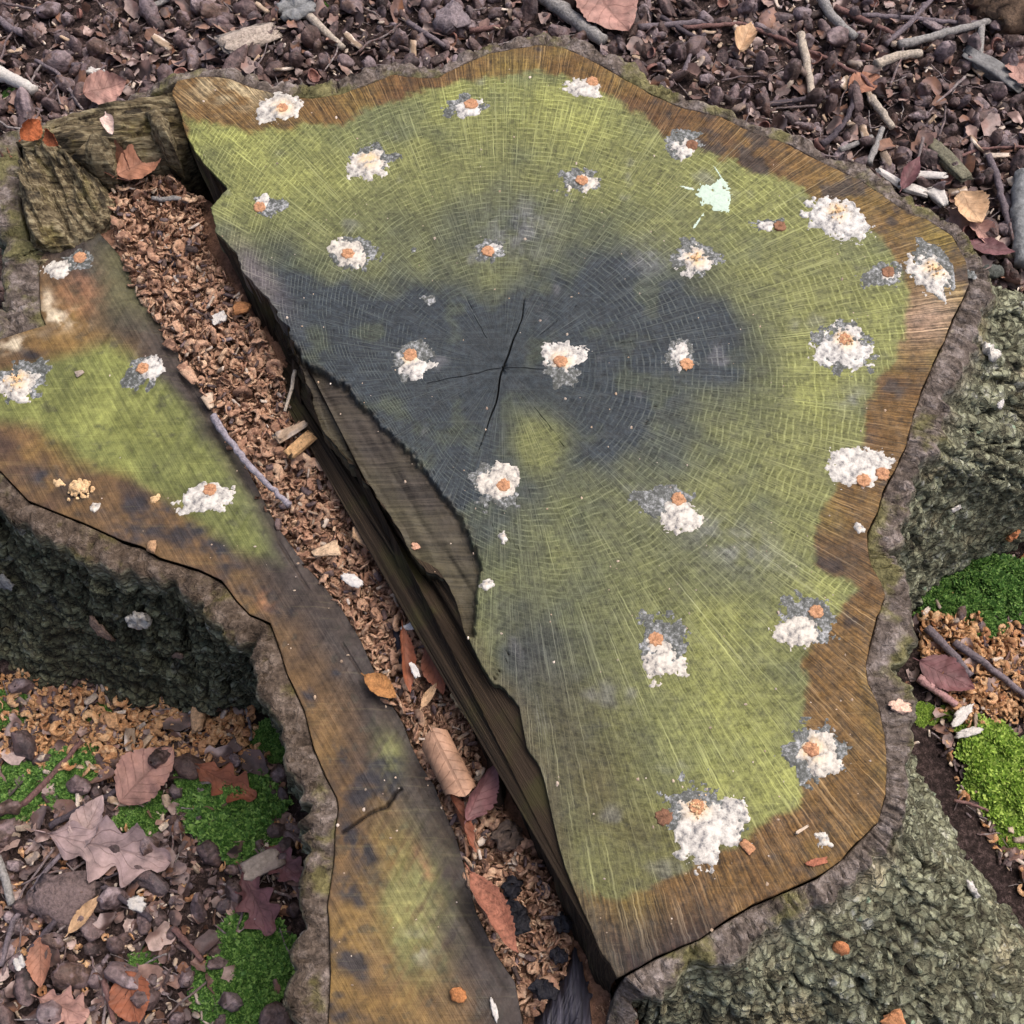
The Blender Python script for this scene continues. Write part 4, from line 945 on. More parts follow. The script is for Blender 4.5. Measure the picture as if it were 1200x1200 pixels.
HUSK = [husk_geo(s, s) for s in range(12)]; HUSKL = [husk_geo(s, s, 10, 13) for s in range(12)]; CUP = [cup_geo(s) for s in range(3)]; BIT = [bit_geo(s) for s in range(10)]
CHIP = [chip_geo(s) for s in range(9)]; SHAV = [shav_geo(s) for s in range(12)]
me_husk = [mesh('nut_husk', v, f, M_HUSK) for v, f in HUSK]; me_cup = [mesh('seed_cup', v, f, M_CUP) for v, f in CUP]
me_bit = [mesh('leaf_scrap', v, f, M_BIT) for v, f in BIT]; me_chip = [mesh('wood_chip', v, f, M_CHIP, smooth=False) for v, f in CHIP]
me_shav = [mesh('wood_shaving', v, f, M_SHAV) for v, f in SHAV]; me_shavf = [mesh('wood_shaving', v, f, M_SHAVF) for v, f in SHAV]
TWG = []
for s in range(8):
    g_ = np.random.default_rng(s+60); pts = np.cumsum(np.c_[np.full(5, .25), g_.normal(size=5)*.04, g_.normal(size=5)*.012], 0); pts -= pts.mean(0)
    TWG.append(twig_geo(pts*.085, .0022, .0013, s, 6, 3))
me_twig = [mesh('twig', v, f, M_TWIG) for v, f in TWG]

G_TOP = [(-60,-60),(1260,-60),(1260,352),(1200,342),(1150,318),(1068,244),(962,182),(852,132),(742,86),(640,50),(530,68),(400,94),(260,84),(140,108),(55,128),(10,158),(-4,200),(-16,300),(-60,320)]
G_TOPX = [(x, y+(16 if y > 40 else 0)) for x, y in G_TOP]
G_LEFT = [(-60,800),(0,790),(130,772),(200,780),(260,805),(303,840),(322,905),(345,965),(358,1010),(345,1080),(332,1140),(325,1260),(-60,1260)]
G_RIGHT = [(1082,705),(1110,686),(1150,662),(1260,632),(1260,1120),(1205,1055),(1135,955),(1095,860),(1082,790)]
NOTCH = [(145,200),(205,212),(236,232),(240,290),(268,330),(300,378),(325,425),(340,480),(375,540),(410,590),(450,645),(480,690),(500,735),(530,795),(550,845),(562,900),(590,955),(632,1010),(655,1060),(668,1110),(655,1150),(630,1185),(615,1200),(603,1150),(580,1117),(557,1067),(543,1013),(530,975),(512,935),(493,896),(471,845),(440,790),(397,707),(357,660),(323,613),(250,483),(208,412),(158,337),(142,300),(128,262),(130,225)]
GAP = [(690,1115),(712,1150),(722,1190),(700,1200),(696,1165)]
# things one can find again, to say which one a small piece lies beside
LM_TOP = [(20,97,'the bone-white stick'),(25,35,'the bent bluish twig'),(75,95,'the thin bent violet twig'),(124,102,'the torn pink leaf'),(60,60,'the short violet twig and bluish twig'),(150,45,'the litter behind the torn pink leaf'),(185,5,'the pale blue-grey stick end'),(236,60,'the long thin dark twig'),(292,45,'the pale weathered slab'),(346,10,'the grey bark slab'),(380,36,'the tan stick'),(440,40,'the litter between tan stick and violet twig'),(500,40,'the violet twig at the rear crest'),(528,22,'the grey-violet cone'),(568,33,'the short red twig'),(620,15,'the butt of the lichened branch'),(670,22,'the thick lichened branch'),(714,12,'the large pink leaf'),(760,70,'the rear rim below the large pink leaf'),(790,28,'the brown stick beyond the pink leaf'),(806,52,'the short dark stick at the rear rim'),(808,75,'the forked bluish twig'),(850,95,'the rear rim beyond the bluish twig'),(873,46,'the curled tan leaf'),(925,45,'the long reddish twig'),(945,80,'the pale speckled stick'),(930,118,'the dark fork-tipped twig'),(982,150,'the bent dark twig on the rim'),(980,15,'the thick grey stick'),(1034,132,'the short stout tan stick'),(1020,95,'the end of the reddish twig'),(1055,66,'the short pale stick'),(1070,25,'the crossing twigs'),(1110,38,'the knobbly grey stick'),(1149,46,'the upright grey stick'),(1165,82,'the grey driftwood'),(1180,14,'the brown root stub'),(1085,110,'the open litter below the knobbly stick'),(1110,186,'the flat olive-grey wood'),(1026,172,'the white speckled stick'),(1085,215,'the white splinters'),(1160,130,'the driftwood and the violet curved stick'),(1170,225,'the violet curved stick'),(1200,255,'the mossy log piece'),(1136,246,'the orange-tan leaf'),(1160,292,'the mauve narrow leaf'),(1163,318,'the dark stone'),(5,190,'the rolled brown leaf'),(-10,260,'the bark left of the corner block')]
LM_LEFT = [(60,908,'the purple-red twig'),(100,946,'the dark forked twig'),(172,908,'the pinkish brown leaf'),(122,992,'the large mauve leaf'),(262,915,'the rust-brown leaf'),(300,1055,'the dull purple leaf'),(332,1005,'the crumpled purple-brown leaf'),(155,1170,'the flat rust leaf'),(72,1180,'the withered oak leaf'),(72,1052,'the square bark chunk'),(50,1097,'the stout dark stick'),(150,1058,'the dark twig from under the leaf'),(220,1106,'the short red-brown stick'),(128,1172,'the short brown stick'),(282,962,'the biggest moss cushion'),(298,1118,'the broad moss cushion'),(235,835,'the tan wood block'),(132,845,'the small tan cube'),(307,1013,'the bleached wood lump'),(20,1140,'the foot of the long purple twig'),(5,1035,'the thick grey stick end'),(20,930,'the thin moss patch'),(200,1000,'the soil right of the mauve leaf'),(190,1140,'the small moss tuft'),(25,1190,'the lowest husks'),(318,868,'the dark moss tuft'),(60,830,'the shavings under the dark bark'),(215,1190,'the soil below the small moss tuft')]
LM_RIGHT = [(1112,700,'the moss in the root corner'),(1110,760,'the thick violet stick'),(1160,785,'the longer violet stick'),(1098,810,'the pink stick'),(1108,792,'the purple-brown leaf'),(1130,848,'the white wax flakes'),(1165,895,'the bright moss cushion'),(1138,942,'the thin purple-red twig'),(1170,1000,'the bare soil by the lower root'),(1150,724,'the low moss cushion'),(1190,850,'the shavings above the bright moss'),(1190,740,'the outer moss cushion')]
LM_NOTCH = [(150,200,'the folded brown leaves'),(200,232,'the grey forked twig'),(195,290,'the black bent twig'),(257,373,'the white wax crumb'),(283,362,'the fibrous orange crumb'),(220,340,'the shelf edge by the bare plug'),(340,462,'the thin olive stalk'),(270,460,'the upper end of the flecked twig'),(345,512,'the tan wood chips'),(320,575,'the lower end of the flecked twig'),(382,645,'the pale chip by the shelf'),(432,630,'the rounded buff chips'),(412,680,'the white flake by the shelf'),(485,733,'the flat white flake'),(474,775,'the narrow rust-red leaf'),(514,785,'the curved rust leaf'),(446,806,'the ochre leaf'),(503,815,'the small lance-shaped leaf'),(545,825,'the cream shaving lump'),(527,893,'the rolled tan leaf'),(562,928,'the folded purple leaf'),(595,980,'the round fibrous husk'),(540,965,'the narrow red leaf edge'),(575,1072,'the salmon-red leaf'),(600,1050,'the black rotten lumps'),(645,1030,'the lower torn wall'),(655,1110,'the tip of the hinge splinter'),(630,1160,'the foot of the hinge splinter')]
def beside(x, y, lm): return min(lm, key=lambda l: (l[0]-x)**2+(l[1]-y)**2)[2]
def darts(poly_, n, mind, tries=40, own=None):
    pa = np.array(poly_); lo, hi = pa.min(0), pa.max(0); out = own if own is not None else []; got = []
    c = nrg.uniform(lo, hi, (n*tries, 2)); c = c[inpoly(c[:, 0], c[:, 1], poly_)]
    acc = np.array(out, float).reshape(-1, 2)
    for p in c:
        if len(got) >= n: break
        if mind and len(acc) and ((acc-p)**2).sum(1).min() < mind*mind: continue
        acc = np.vstack([acc, p]); out.append((p[0], p[1])); got.append((float(p[0]), float(p[1])))
    return got
def put(name, me, px, py, dz, label, cat, group, sc=1., tilt=.5, z=None, yaw=None):
    if z is None:
        v = P(px, py, 0.); v = P(px, py, gz1(v[0], v[1])+dz)
    else: v = P(px, py, z+dz)
    o = link(name, me, None, v.tolist(), (rng.gauss(0, tilt), rng.gauss(0, tilt), rng.uniform(0, 6.28) if yaw is None else yaw), sc)
    return tag(o, label, cat, group)
SHAPE = ['pointed oval', 'round', 'long', 'plump ribbed']
def put_husks(poly_, n, mind, lm, group, own, skip=None):
    for (x, y) in darts(poly_, n, mind, own=own):
        if skip and skip(x, y): continue
        k = rng.randrange(12); sc = rng.uniform(.85, 1.6); sz = 'small ' if sc < 1.05 else ('large ' if sc > 1.35 else '')
        put('nut_husk', me_husk[k], x, y, .0065*sc, f'{sz}{SHAPE[k % 4]} brown nut husk by {beside(x, y, lm)}', 'nut husk', group, sc, 1.3)
def put_many(name, mes, poly_, n, mind, lm, group, own, words, cat, dz, s0, s1, tilt, zf=None):
    for (x, y) in darts(poly_, n, mind, own=own):
        k = rng.randrange(len(mes)); sc = rng.uniform(s0, s1); sz = 'small ' if sc < s0+(s1-s0)*.33 else ('large ' if sc > s0+(s1-s0)*.72 else '')
        z = zf(x, y) if zf else None
        put(name, mes[k], x, y, dz+rng.uniform(-.001, .002), f'{sz}{words[k % len(words)]} by {beside(x, y, lm)}', cat, group, sc, tilt, z)

own = []
put_husks(G_TOP, 205, 22, LM_TOP, 'nut husks behind the stump', own)
put_many('seed_cup', me_cup, G_TOP, 26, 16, LM_TOP, 'seed cups behind the stump', own, ['reddish open seed cup'], 'seed cup', .008, .8, 1.2, .6)
put_many('leaf_scrap', me_bit, G_TOP, 150, 12, LM_TOP, 'leaf scraps behind the stump', own, ['withered leaf scrap', 'curled leaf scrap'], 'leaf scrap', .010, .6, 1.4, .5)
put_many('wood_chip', me_chip, G_TOP, 90, 11, LM_TOP, 'wood chips behind the stump', own, ['splintery wood chip', 'flat wood chip', 'blunt wood chip'], 'wood chip', .010, .45, 1.25, .4)
put_many('twig', me_twig, G_TOP, 60, 11, LM_TOP, 'short twigs behind the stump', own, ['short crooked twig'], 'twig', .012, .4, 1., .12)
own = []
put_husks(G_LEFT, 64, 25, LM_LEFT, 'nut husks in the mossy hollow', own, lambda x, y: y < 880 and rng.random() < .75 or any((x-a)**2+(y-b)**2 < r*r*.7 for a, b, r in [(282,962,50),(298,1118,44),(165,956,28),(230,926,28)]))
put_many('leaf_scrap', me_bit, G_LEFT, 85, 14, LM_LEFT, 'leaf scraps in the mossy hollow', own, ['brown leaf scrap', 'curled leaf scrap'], 'leaf scrap', .008, .6, 1.3, .5)
put_many('wood_chip', me_chip, G_LEFT, 40, 12, LM_LEFT, 'wood chips in the mossy hollow', own, ['splintery wood chip', 'flat wood chip', 'blunt wood chip'], 'wood chip', .009, .4, .9, .4)
put_many('twig', me_twig, G_LEFT, 30, 12, LM_LEFT, 'short twigs in the mossy hollow', own, ['short twig'], 'twig', .009, .4, .9, .12)
own = []
put_many('leaf_scrap', me_bit, G_RIGHT, 22, 22, LM_RIGHT, 'leaf scraps between the right roots', own, ['brown leaf scrap', 'curled leaf scrap'], 'leaf scrap', .006, .5, 1., .5)
put_many('wood_chip', me_chip, G_RIGHT, 20, 16, LM_RIGHT, 'wood chips between the right roots', own, ['splintery wood chip', 'flat wood chip', 'blunt wood chip'], 'wood chip', .007, .4, .8, .4)

# ---- shavings: 300 single ones, the rest as one mass each
def notch_z(px, py): return float(bedz(px, py))
SW = ['curled brown shaving', 'ring-shaped brown shaving', 'open brown shaving']
put_many('wood_shaving', me_shav, NOTCH, 190, 9.5, LM_NOTCH, 'shavings filling the notch', [], SW, 'wood shaving', .015, .7, 1.5, .8, notch_z)
SHL = [(0,792),(130,772),(230,786),(300,836),(315,900),(250,905),(190,890),(140,905),(60,900),(0,880)]
put_many('wood_shaving', me_shavf, SHL, 60, 10, LM_LEFT, 'shavings below the left bark', [], ['pale curled shaving', 'pale ring-shaped shaving', 'pale open shaving'], 'wood shaving', .010, .9, 1.35, .5)
SHR = [(1080,720),(1140,720),(1200,740),(1230,830),(1150,860),(1120,840),(1080,770)]
put_many('wood_shaving', me_shavf, SHR, 50, 10, LM_RIGHT, 'shavings between the right roots', [], ['orange curled shaving', 'orange ring-shaped shaving', 'orange open shaving'], 'wood shaving', .008, .75, 1.2, .5)
def mass(name, geos, pts_, mat, label, cat, smin, smax, tilt, smooth_=True):
    its = []
    for p in pts_:
        v, f = geos[rng.randrange(len(geos))]
        m = np.array(Euler((rng.gauss(0, tilt), rng.gauss(0, tilt), rng.uniform(0, 6.28))).to_matrix())
        its.append((v*rng.uniform(smin, smax) @ m.T + p, f))
    V, F = merge(its); o = link(name, mesh(name, V, F, mat, smooth=smooth_)); return tag(o, label, cat, None, 'stuff')
def pxpts(poly_, n, z0, z1, zf=None):
    pa = np.array(poly_); c = nrg.uniform(pa.min(0), pa.max(0), (n*6, 2)); c = c[inpoly(c[:, 0], c[:, 1], poly_)][:n]
    if zf is None:
        v = P(c[:, 0], c[:, 1], 0.); z = gz(v[:, 0], v[:, 1])
    else: z = zf(c[:, 0], c[:, 1])
    return list(P(c[:, 0], c[:, 1], z+nrg.uniform(z0, z1, len(c))))
mass('shaving_mass', SHAV, pxpts(NOTCH, 4600, .001, .014, bedz)+pxpts(GAP, 60, -.012, -.002, bedz), M_SHAV, 'bed of matted brown shavings deep in the felling notch', 'shavings', .25, 1.05, .9)
NB_D = pxpts(NOTCH, 240, .010, .019, bedz); NB_P = pxpts(NOTCH, 200, .010, .019, bedz)
mass('shaving_scatter', SHAV, pxpts(SHL, 900, .001, .007)+pxpts(SHR, 480, .001, .007)+pxpts(G_LEFT, 200, .001, .006)+pxpts(G_RIGHT, 160, .001, .005), M_SHAVF, 'loose pale shavings strewn over the soil beside the stump', 'shavings', .45, 1., .6)
def around(n, r_):
    x = nrg.uniform(-r_, r_, n*3); y = nrg.uniform(-r_, r_, n*3); ok = ~inpoly(x, y, BASEPOLY)
    x, y = x[ok][:n], y[ok][:n]; z = gz(x, y)+nrg.uniform(-.001, .005, len(x))
    return list(np.stack([x, y, z], -1))
mass('husk_litter', HUSKL, pxpts(G_TOPX, 520, -.001, .005)+pxpts(G_LEFT, 90, -.002, .003)+around(2600, 1.35), M_HUSK, 'older nut husks bedded in the forest floor', 'nut husks', .5, 1.15, 1.3)
mass('leaf_litter', BIT, pxpts(G_TOPX, 1500, .0, .009)+pxpts(G_LEFT, 620, .0, .006)+pxpts(G_RIGHT, 130, .0, .004)+around(4600, 1.35), M_BIT, 'crumbled leaf litter covering the forest floor', 'leaf litter', .25, .8, .5)
mass('chip_litter', CHIP, pxpts(G_TOPX, 1500, .0, .010)+pxpts(G_LEFT, 700, .0, .007)+pxpts(G_RIGHT, 260, .0, .005)+around(2400, 1.35)+NB_P, M_CHIP, 'small bits of wood and bark strewn over the forest floor', 'wood bits', .10, .42, .5, False)
mass('bark_crumbs', CHIP, pxpts(G_TOPX, 1600, .0, .009)+pxpts(G_LEFT, 900, .0, .006)+pxpts(G_RIGHT, 300, .0, .004)+around(2600, 1.35)+NB_D, M_HUSK, 'dark bark crumbs strewn over the forest floor', 'bark crumbs', .10, .5, .5, False)
mass('twig_litter', TWG, pxpts(G_TOPX, 420, .002, .010)+pxpts(G_LEFT, 200, .001, .006)+pxpts(G_RIGHT, 60, .001, .004)+around(700, 1.3), M_TWIG, 'fine broken twigs strewn over the forest floor', 'twigs', .15, .5, .15)

# ================================================================== single pieces that the photograph shows clearly
def groundv(px, py, dz=0.):
    v = P(px, py, 0.); return P(px, py, gz1(v[0], v[1])+dz)
def twig(path, rpx, label, dz=.012, mat=M_TWIG, z=None, taper=.75, name='twig', cat='twig', seed=1):
    pts_ = []
    for (x, y) in path: pts_.append(groundv(x, y, dz) if z is None else P(x, y, z+dz))
    pts_ = np.array(pts_); sc = np.linalg.norm(pts_[0]-CPOS)/FPX
    c = pts_.mean(0); V, F = twig_geo(pts_-c, rpx*sc, rpx*sc*taper, seed+int(path[0][0]) % 97, 9, 6)
    return tag(link(name, mesh(name, V, F, mat), None, c.tolist()), label, cat)
T = lambda n, cs: m_piece(n, cs+cs[:1], .75, 260, .0014, .3, (.5, 1.4))
MT_RED = T('reddish_twig', [(112, 82, 78), (122, 92, 86)]); MT_GREY = T('grey_twig', [(150, 146, 142), (140, 136, 132)]); MT_DARK = T('dark_twig', [(74, 66, 72), (84, 74, 78)])
MT_PALE = T('pale_twig', [(186, 172, 154), (176, 164, 150)]); MT_PURP = T('purple_twig', [(106, 96, 100), (122, 110, 114)])
for path, rp_, mt, lb in [
 ([(800,32),(870,28),(925,48),(975,72),(1010,88),(1024,104)],3.2,MT_RED,'long thin reddish twig arching through the litter behind the stump'),
 ([(962,-5),(975,20),(1002,44)],7,MT_GREY,'thick grey stick ending beside the long reddish twig'),
 ([(1053,53),(1075,48),(1110,38),(1160,25)],6,MT_GREY,'knobbly grey stick lying below a thin straight twig'),
 ([(1010,18),(1080,22),(1130,27),(1162,25)],3.5,MT_PURP,'thin straight purple-grey twig crossing the leaning twig'),
 ([(1038,52),(1065,28),(1095,-4)],4,MT_PURP,'leaning twig crossing over the thin straight twig'),
 ([(978,8),(1010,22),(1048,40)],4,MT_RED,'brown twig running beside the thick grey stick'),
 ([(938,40),(946,75),(952,118)],6,MT_PALE,'pale speckled birch-like stick standing across the nut husks'),
 ([(892,124),(930,118),(975,113)],4,MT_DARK,'dark twig with forked tip close behind the bark rim'),
 ([(962,170),(978,158),(994,138),(1001,116)],4.6,MT_DARK,'bent dark blue-grey twig leaning on the bark rim'),
 ([(1020,114),(1034,132),(1046,150)],6,MT_PALE,'short stout tan stick end among the nut husks'),
 ([(1026,76),(1050,66),(1080,62)],7,MT_PALE,'short pale stick under the knobbly grey stick'),
 ([(1150,26),(1149,66)],4.5,MT_GREY,'short upright grey stick below the end of the straight twig'),
 ([(1018,192),(1026,172),(1034,150)],5,MT_GREY,'white speckled stick standing by the bark rim'),
 ([(984,176),(1004,168),(1022,160)],4,MT_GREY,'grey lichened stick touching the white speckled stick'),
 ([(1158,182),(1168,206),(1176,240),(1186,276)],5,MT_PURP,'smooth violet-grey curved stick on bare soil behind the right root'),
 ([(1118,186),(1150,174),(1200,172)],2.4,MT_RED,'thin red-brown twig on the bare soil behind the right root'),
 ([(1202,205),(1196,250),(1200,310)],15,M_GREYB,'thick mossy log piece at the end of the bare soil'),
 ([(632,-8),(660,12),(690,36),(708,48)],11,MT_GREY,'thick grey-green lichened branch beside the large pink leaf'),
 ([(748,32),(790,28),(832,26)],4.5,MT_PURP,'brown stick beside the large pink leaf'),
 ([(775,20),(800,36),(832,52)],3.6,MT_DARK,'dark twig running under the husks beyond the pink leaf'),
 ([(782,62),(806,52),(826,40)],4,MT_DARK,'short dark stick near the rear bark rim'),
 ([(800,88),(806,72),(814,50)],3.4,MT_PURP,'forked bluish twig near the rear bark rim'),
 ([(-6,18),(10,32),(28,40),(42,41)],5,MT_PURP,'bent bluish twig behind the splintered corner'),
 ([(42,71),(66,84),(80,102),(92,124)],2.8,MT_PURP,'thin bent violet twig touching the splintered ridge'),
 ([(84,76),(124,75)],3,MT_PURP,'short straight violet twig behind the splintered ridge'),
 ([(186,84),(215,72),(250,58),(286,36)],2.8,MT_DARK,'long thin dark twig behind the brown rim'),
 ([(168,12),(200,-2)],4,MT_GREY,'pale blue-grey stick end far behind the splintered corner'),
 ([(358,14),(380,36),(402,56)],6,MT_PALE,'tan stick next to the grey bark slab'),
 ([(478,26),(500,40),(522,54)],4,MT_PURP,'violet twig near the crest of the rear rim'),
 ([(550,36),(586,31)],4,MT_RED,'short red twig behind the crest of the rear rim'),
 ([(25,945),(58,912),(96,868)],4.4,MT_RED,'purple-red twig lying on shavings and moss in the hollow'),
 ([(58,968),(100,946),(142,924)],5,MT_DARK,'dark forked twig above the large pale leaf'),
 ([(0,1132),(16,1078),(42,1038),(68,1004),(118,950)],3.8,MT_PURP,'long thin purple twig bent across the large pale leaf'),
 ([(34,1116),(66,1078)],5.2,MT_DARK,'stout dark stick beside the square bark chunk'),
 ([(112,1034),(142,1052),(178,1078)],4.6,MT_DARK,'dark twig running out from under the pale leaf'),
 ([(70,1034),(110,1034),(156,1017)],2.6,MT_DARK,'fine dark twig lying over the large pale leaf'),
 ([(-4,1005),(6,1030),(14,1060)],6.5,MT_GREY,'thick grey stick end left of the bark chunk'),
 ([(204,1088),(220,1106),(238,1126)],4.6,MT_RED,'short red-brown stick between the moss cushions'),
 ([(121,1148),(128,1172),(134,1200)],4.6,MT_RED,'short smooth brown stick beside the rust leaf'),
 ([(76,1200),(94,1188),(112,1180)],3.6,MT_PURP,'short violet twig under the withered pale oak leaf'),
 ([(1086,735),(1110,760),(1138,792)],6.6,MT_PURP,'thick violet stick on fresh shavings between the right roots'),
 ([(1118,752),(1155,778),(1205,818)],5.6,MT_PURP,'longer thin violet stick on fresh shavings between the right roots'),
 ([(1076,794),(1098,810),(1121,826)],6.6,T('pink_twig', [(178, 138, 134), (170, 130, 128)]),'smooth pink stick tucked against the lower right root'),
 ([(1118,938),(1138,942),(1158,950)],2.4,MT_RED,'thin purple-red twig on bare soil beside the lower right root'),
 ]:
    twig(path, rp_*.8, lb, .010+rp_*.0005, mt)
twig([(-12,80),(8,90),(26,98),(40,106)], 7.5, 'bone-white peeled stick behind the splintered corner', .02, M_WHITE)
twig([(248,488),(272,520),(292,545),(318,572),(340,592)], 4.2, 'white-flecked violet twig lying along the shelf edge of the notch', .006, T('flecked_twig', [(164, 158, 164), (140, 132, 140)]), H2)
twig([(186,272),(196,290),(204,312)], 3.4, 'black bent twig among the shavings by the broken corner', .022, MT_DARK, ZF)
twig([(220,235),(205,232),(190,234),(178,232)], 3.2, 'grey forked twig at the head of the notch', .026, MT_GREY, ZF)
twig([(346,434),(340,462),(334,482)], 2.4, 'thin olive stalk leaning on the torn notch wall', .035, MT_PALE, ZF)
twig([(464,735),(470,765),(474,790)], 5, 'flat black strip of bark among the notch shavings', .012, M_BLACK, ZF)

def leaf(px, py, L_, W_, yaw, mat, kind, label, cw=.3, cl=.2, z=None, dz=.01, tilt=(0, 0), seed=0):
    v = groundv(px, py, dz) if z is None else P(px, py, z+dz); sc = np.linalg.norm(v-CPOS)/FPX
    V, F, uv = leaf_geo(L_*sc, W_*sc, kind, cw, cl, seed+int(px+py))
    st_ = twig_geo([(-L_*sc*.5, 0, cl*L_*sc*.25), (-L_*sc*.62, .004*sc, cl*L_*sc*.25)], .0008, .0006, 1, 5, 4)
    root = empty('fallen_leaf', v.tolist()); root.rotation_euler = (tilt[0], tilt[1], -R(yaw))
    link('blade', mesh('blade', V, F, mat, uv), root); link('stalk', mesh('stalk', *st_, mat), root)
    return tag(root, label, 'leaf')
leaf(172,908,80,60,-50,M_LPINK,'ovate','pinkish brown leaf on shavings above the moss cushions',.35,-.1,dz=.018)
leaf(122,992,138,74,12,M_LPALE,'oak','large pale mauve oak leaf crossed by purple twigs',.4,-.15,dz=.020,tilt=(.25,.0))
leaf(105,965,64,34,-70,M_LPALE,'ovate','folded pale leaf half hidden behind the large mauve leaf',.8,.1,dz=.016)
leaf(262,915,80,44,28,M_LRED,'oak','rust-brown lobed leaf above the biggest moss cushion',.5,.2,dz=.014)
leaf(300,1055,74,50,60,M_LPURP,'oak','dull purple lobed leaf against the left bark',.4,.2,dz=.014)
leaf(330,1010,54,40,40,M_LPURP,'oak','crumpled purple-brown leaf wedged under the left bark',.6,.3,dz=.012)
leaf(155,1170,56,44,70,M_LRED,'ovate','flat rust-coloured leaf beside the short brown stick',.2,.1,dz=.014)
leaf(72,1180,56,46,20,M_LPINK,'oak','withered pale oak leaf among the lower husks',.3,.2,dz=.014)
leaf(48,1128,50,26,80,M_LBROWN,'ovate','narrow brown leaf beside the dark stick',.5,.2,dz=.012)
leaf(100,1072,46,16,-55,M_LTAN,'ovate','thin tan curled leaf below the bark chunk',.7,.5,dz=.016)
leaf(712,10,86,70,60,M_LPINK,'ovate','large smooth pink leaf beside the thick lichened branch',.2,.15,dz=.022)
leaf(124,104,46,38,-20,M_LPINK,'ovate','torn pink leaf just behind the splintered ridge',.3,.3,dz=.024,tilt=(.5,0))
leaf(873,46,44,24,-70,M_LTAN,'ovate','curled tan leaf standing behind the rear rim',1.1,.3,dz=.022)
leaf(1136,246,44,40,70,M_LTAN,'ovate','orange-tan leaf behind the flaking rim seal',.5,.3,dz=.024)
leaf(1160,292,50,22,15,M_LPURP,'ovate','mauve narrow leaf behind the right root',.4,.3,dz=.018)
leaf(1150,275,36,26,60,M_LPINK,'ovate','small folded pink leaf behind the right root',.8,.3,dz=.016)
leaf(1190,80,40,34,80,M_LPINK,'oak','pale lobed leaf beside the grey driftwood piece',.3,.2,dz=.016)
leaf(1012,100,40,30,-30,M_LBROWN,'ovate','brown leaf under the end of the reddish twig',.4,.2,dz=.01)
leaf(1066,205,50,18,-60,M_LPURP,'ovate','narrow purple leaf close to the right rear rim',.7,.3,dz=.02)
leaf(1108,792,64,40,30,M_LPURP,'ovate','purple-brown leaf under the violet stick between the right roots',.3,.2,dz=.012)
leaf(35,152,30,22,-60,T('rust_leaf', [(150,82,48),(160,90,54)]),'ovate','rust leaf scrap standing on the splintered corner',.9,.2,.285,.018,(.9,0))
leaf(63,162,26,18,50,T('rust_leaf2', [(140,78,48),(150,84,54)]),'ovate','small rust leaf tip between ridge and corner block',.9,.2,.285,.018,(.9,0))
leaf(12,190,50,26,60,M_LBROWN,'ovate','rolled brown leaf beside the broken corner block',2.6,.2,.24,.02)
leaf(132,190,62,36,45,M_LBROWN,'ovate','folded brown leaf tucked at the head of the notch',.9,.2,.25,.022,(.2,.2))
leaf(165,192,56,38,-35,M_LBROWN,'ovate','broad brown leaf wedged under the splintered ridge',.6,.2,.25,.022,(.4,0))
leaf(524,893,78,92,62,m_leaf('sheen_leaf', [(160,124,100),(172,134,108)]),'roll','large rolled tan leaf with a pale sheen in the notch',-2.5,.1,ZF,.048)
leaf(562,928,72,34,-62,M_LPURP,'ovate','folded purple leaf leaning on the torn notch wall',.9,.2,ZF,.032,(.6,0))
leaf(540,965,74,18,66,M_LRED,'ovate','narrow red leaf edge against the shelf side of the notch',1.1,.2,ZF,.032,(-.9,0))
leaf(575,1072,100,34,58,T('red_leaf', [(150,100,80),(142,92,74)]),'ovate','curled salmon-red leaf along the shelf edge low in the notch',1.0,.35,ZF,.036,(-.5,0))
leaf(474,775,80,20,82,M_LRED,'ovate','narrow rust-red leaf beside the black bark strip in the notch',1.0,.2,ZF,.028,(-.6,0))
leaf(514,785,62,26,70,M_LRED,'ovate','curved rust leaf against the torn notch wall',1.0,.4,ZF,.030,(.7,0))
leaf(446,806,46,26,35,T('ochre_leaf', [(156,110,66),(166,118,72)]),'ovate','ochre leaf poking over the shelf edge',.5,.2,H2,.006,(-.2,0))
leaf(503,815,34,11,-60,M_LTAN,'ovate','small pale lance-shaped leaf among the notch shavings',.5,.2,ZF,.030)
leaf(128,147,30,14,70,T('pale_splinter_leaf', [(206,180,168),(214,190,178)]),'ovate','pale pinkish bud-like leaf lying on the splintered ridge',1.0,.2,.300,.018)

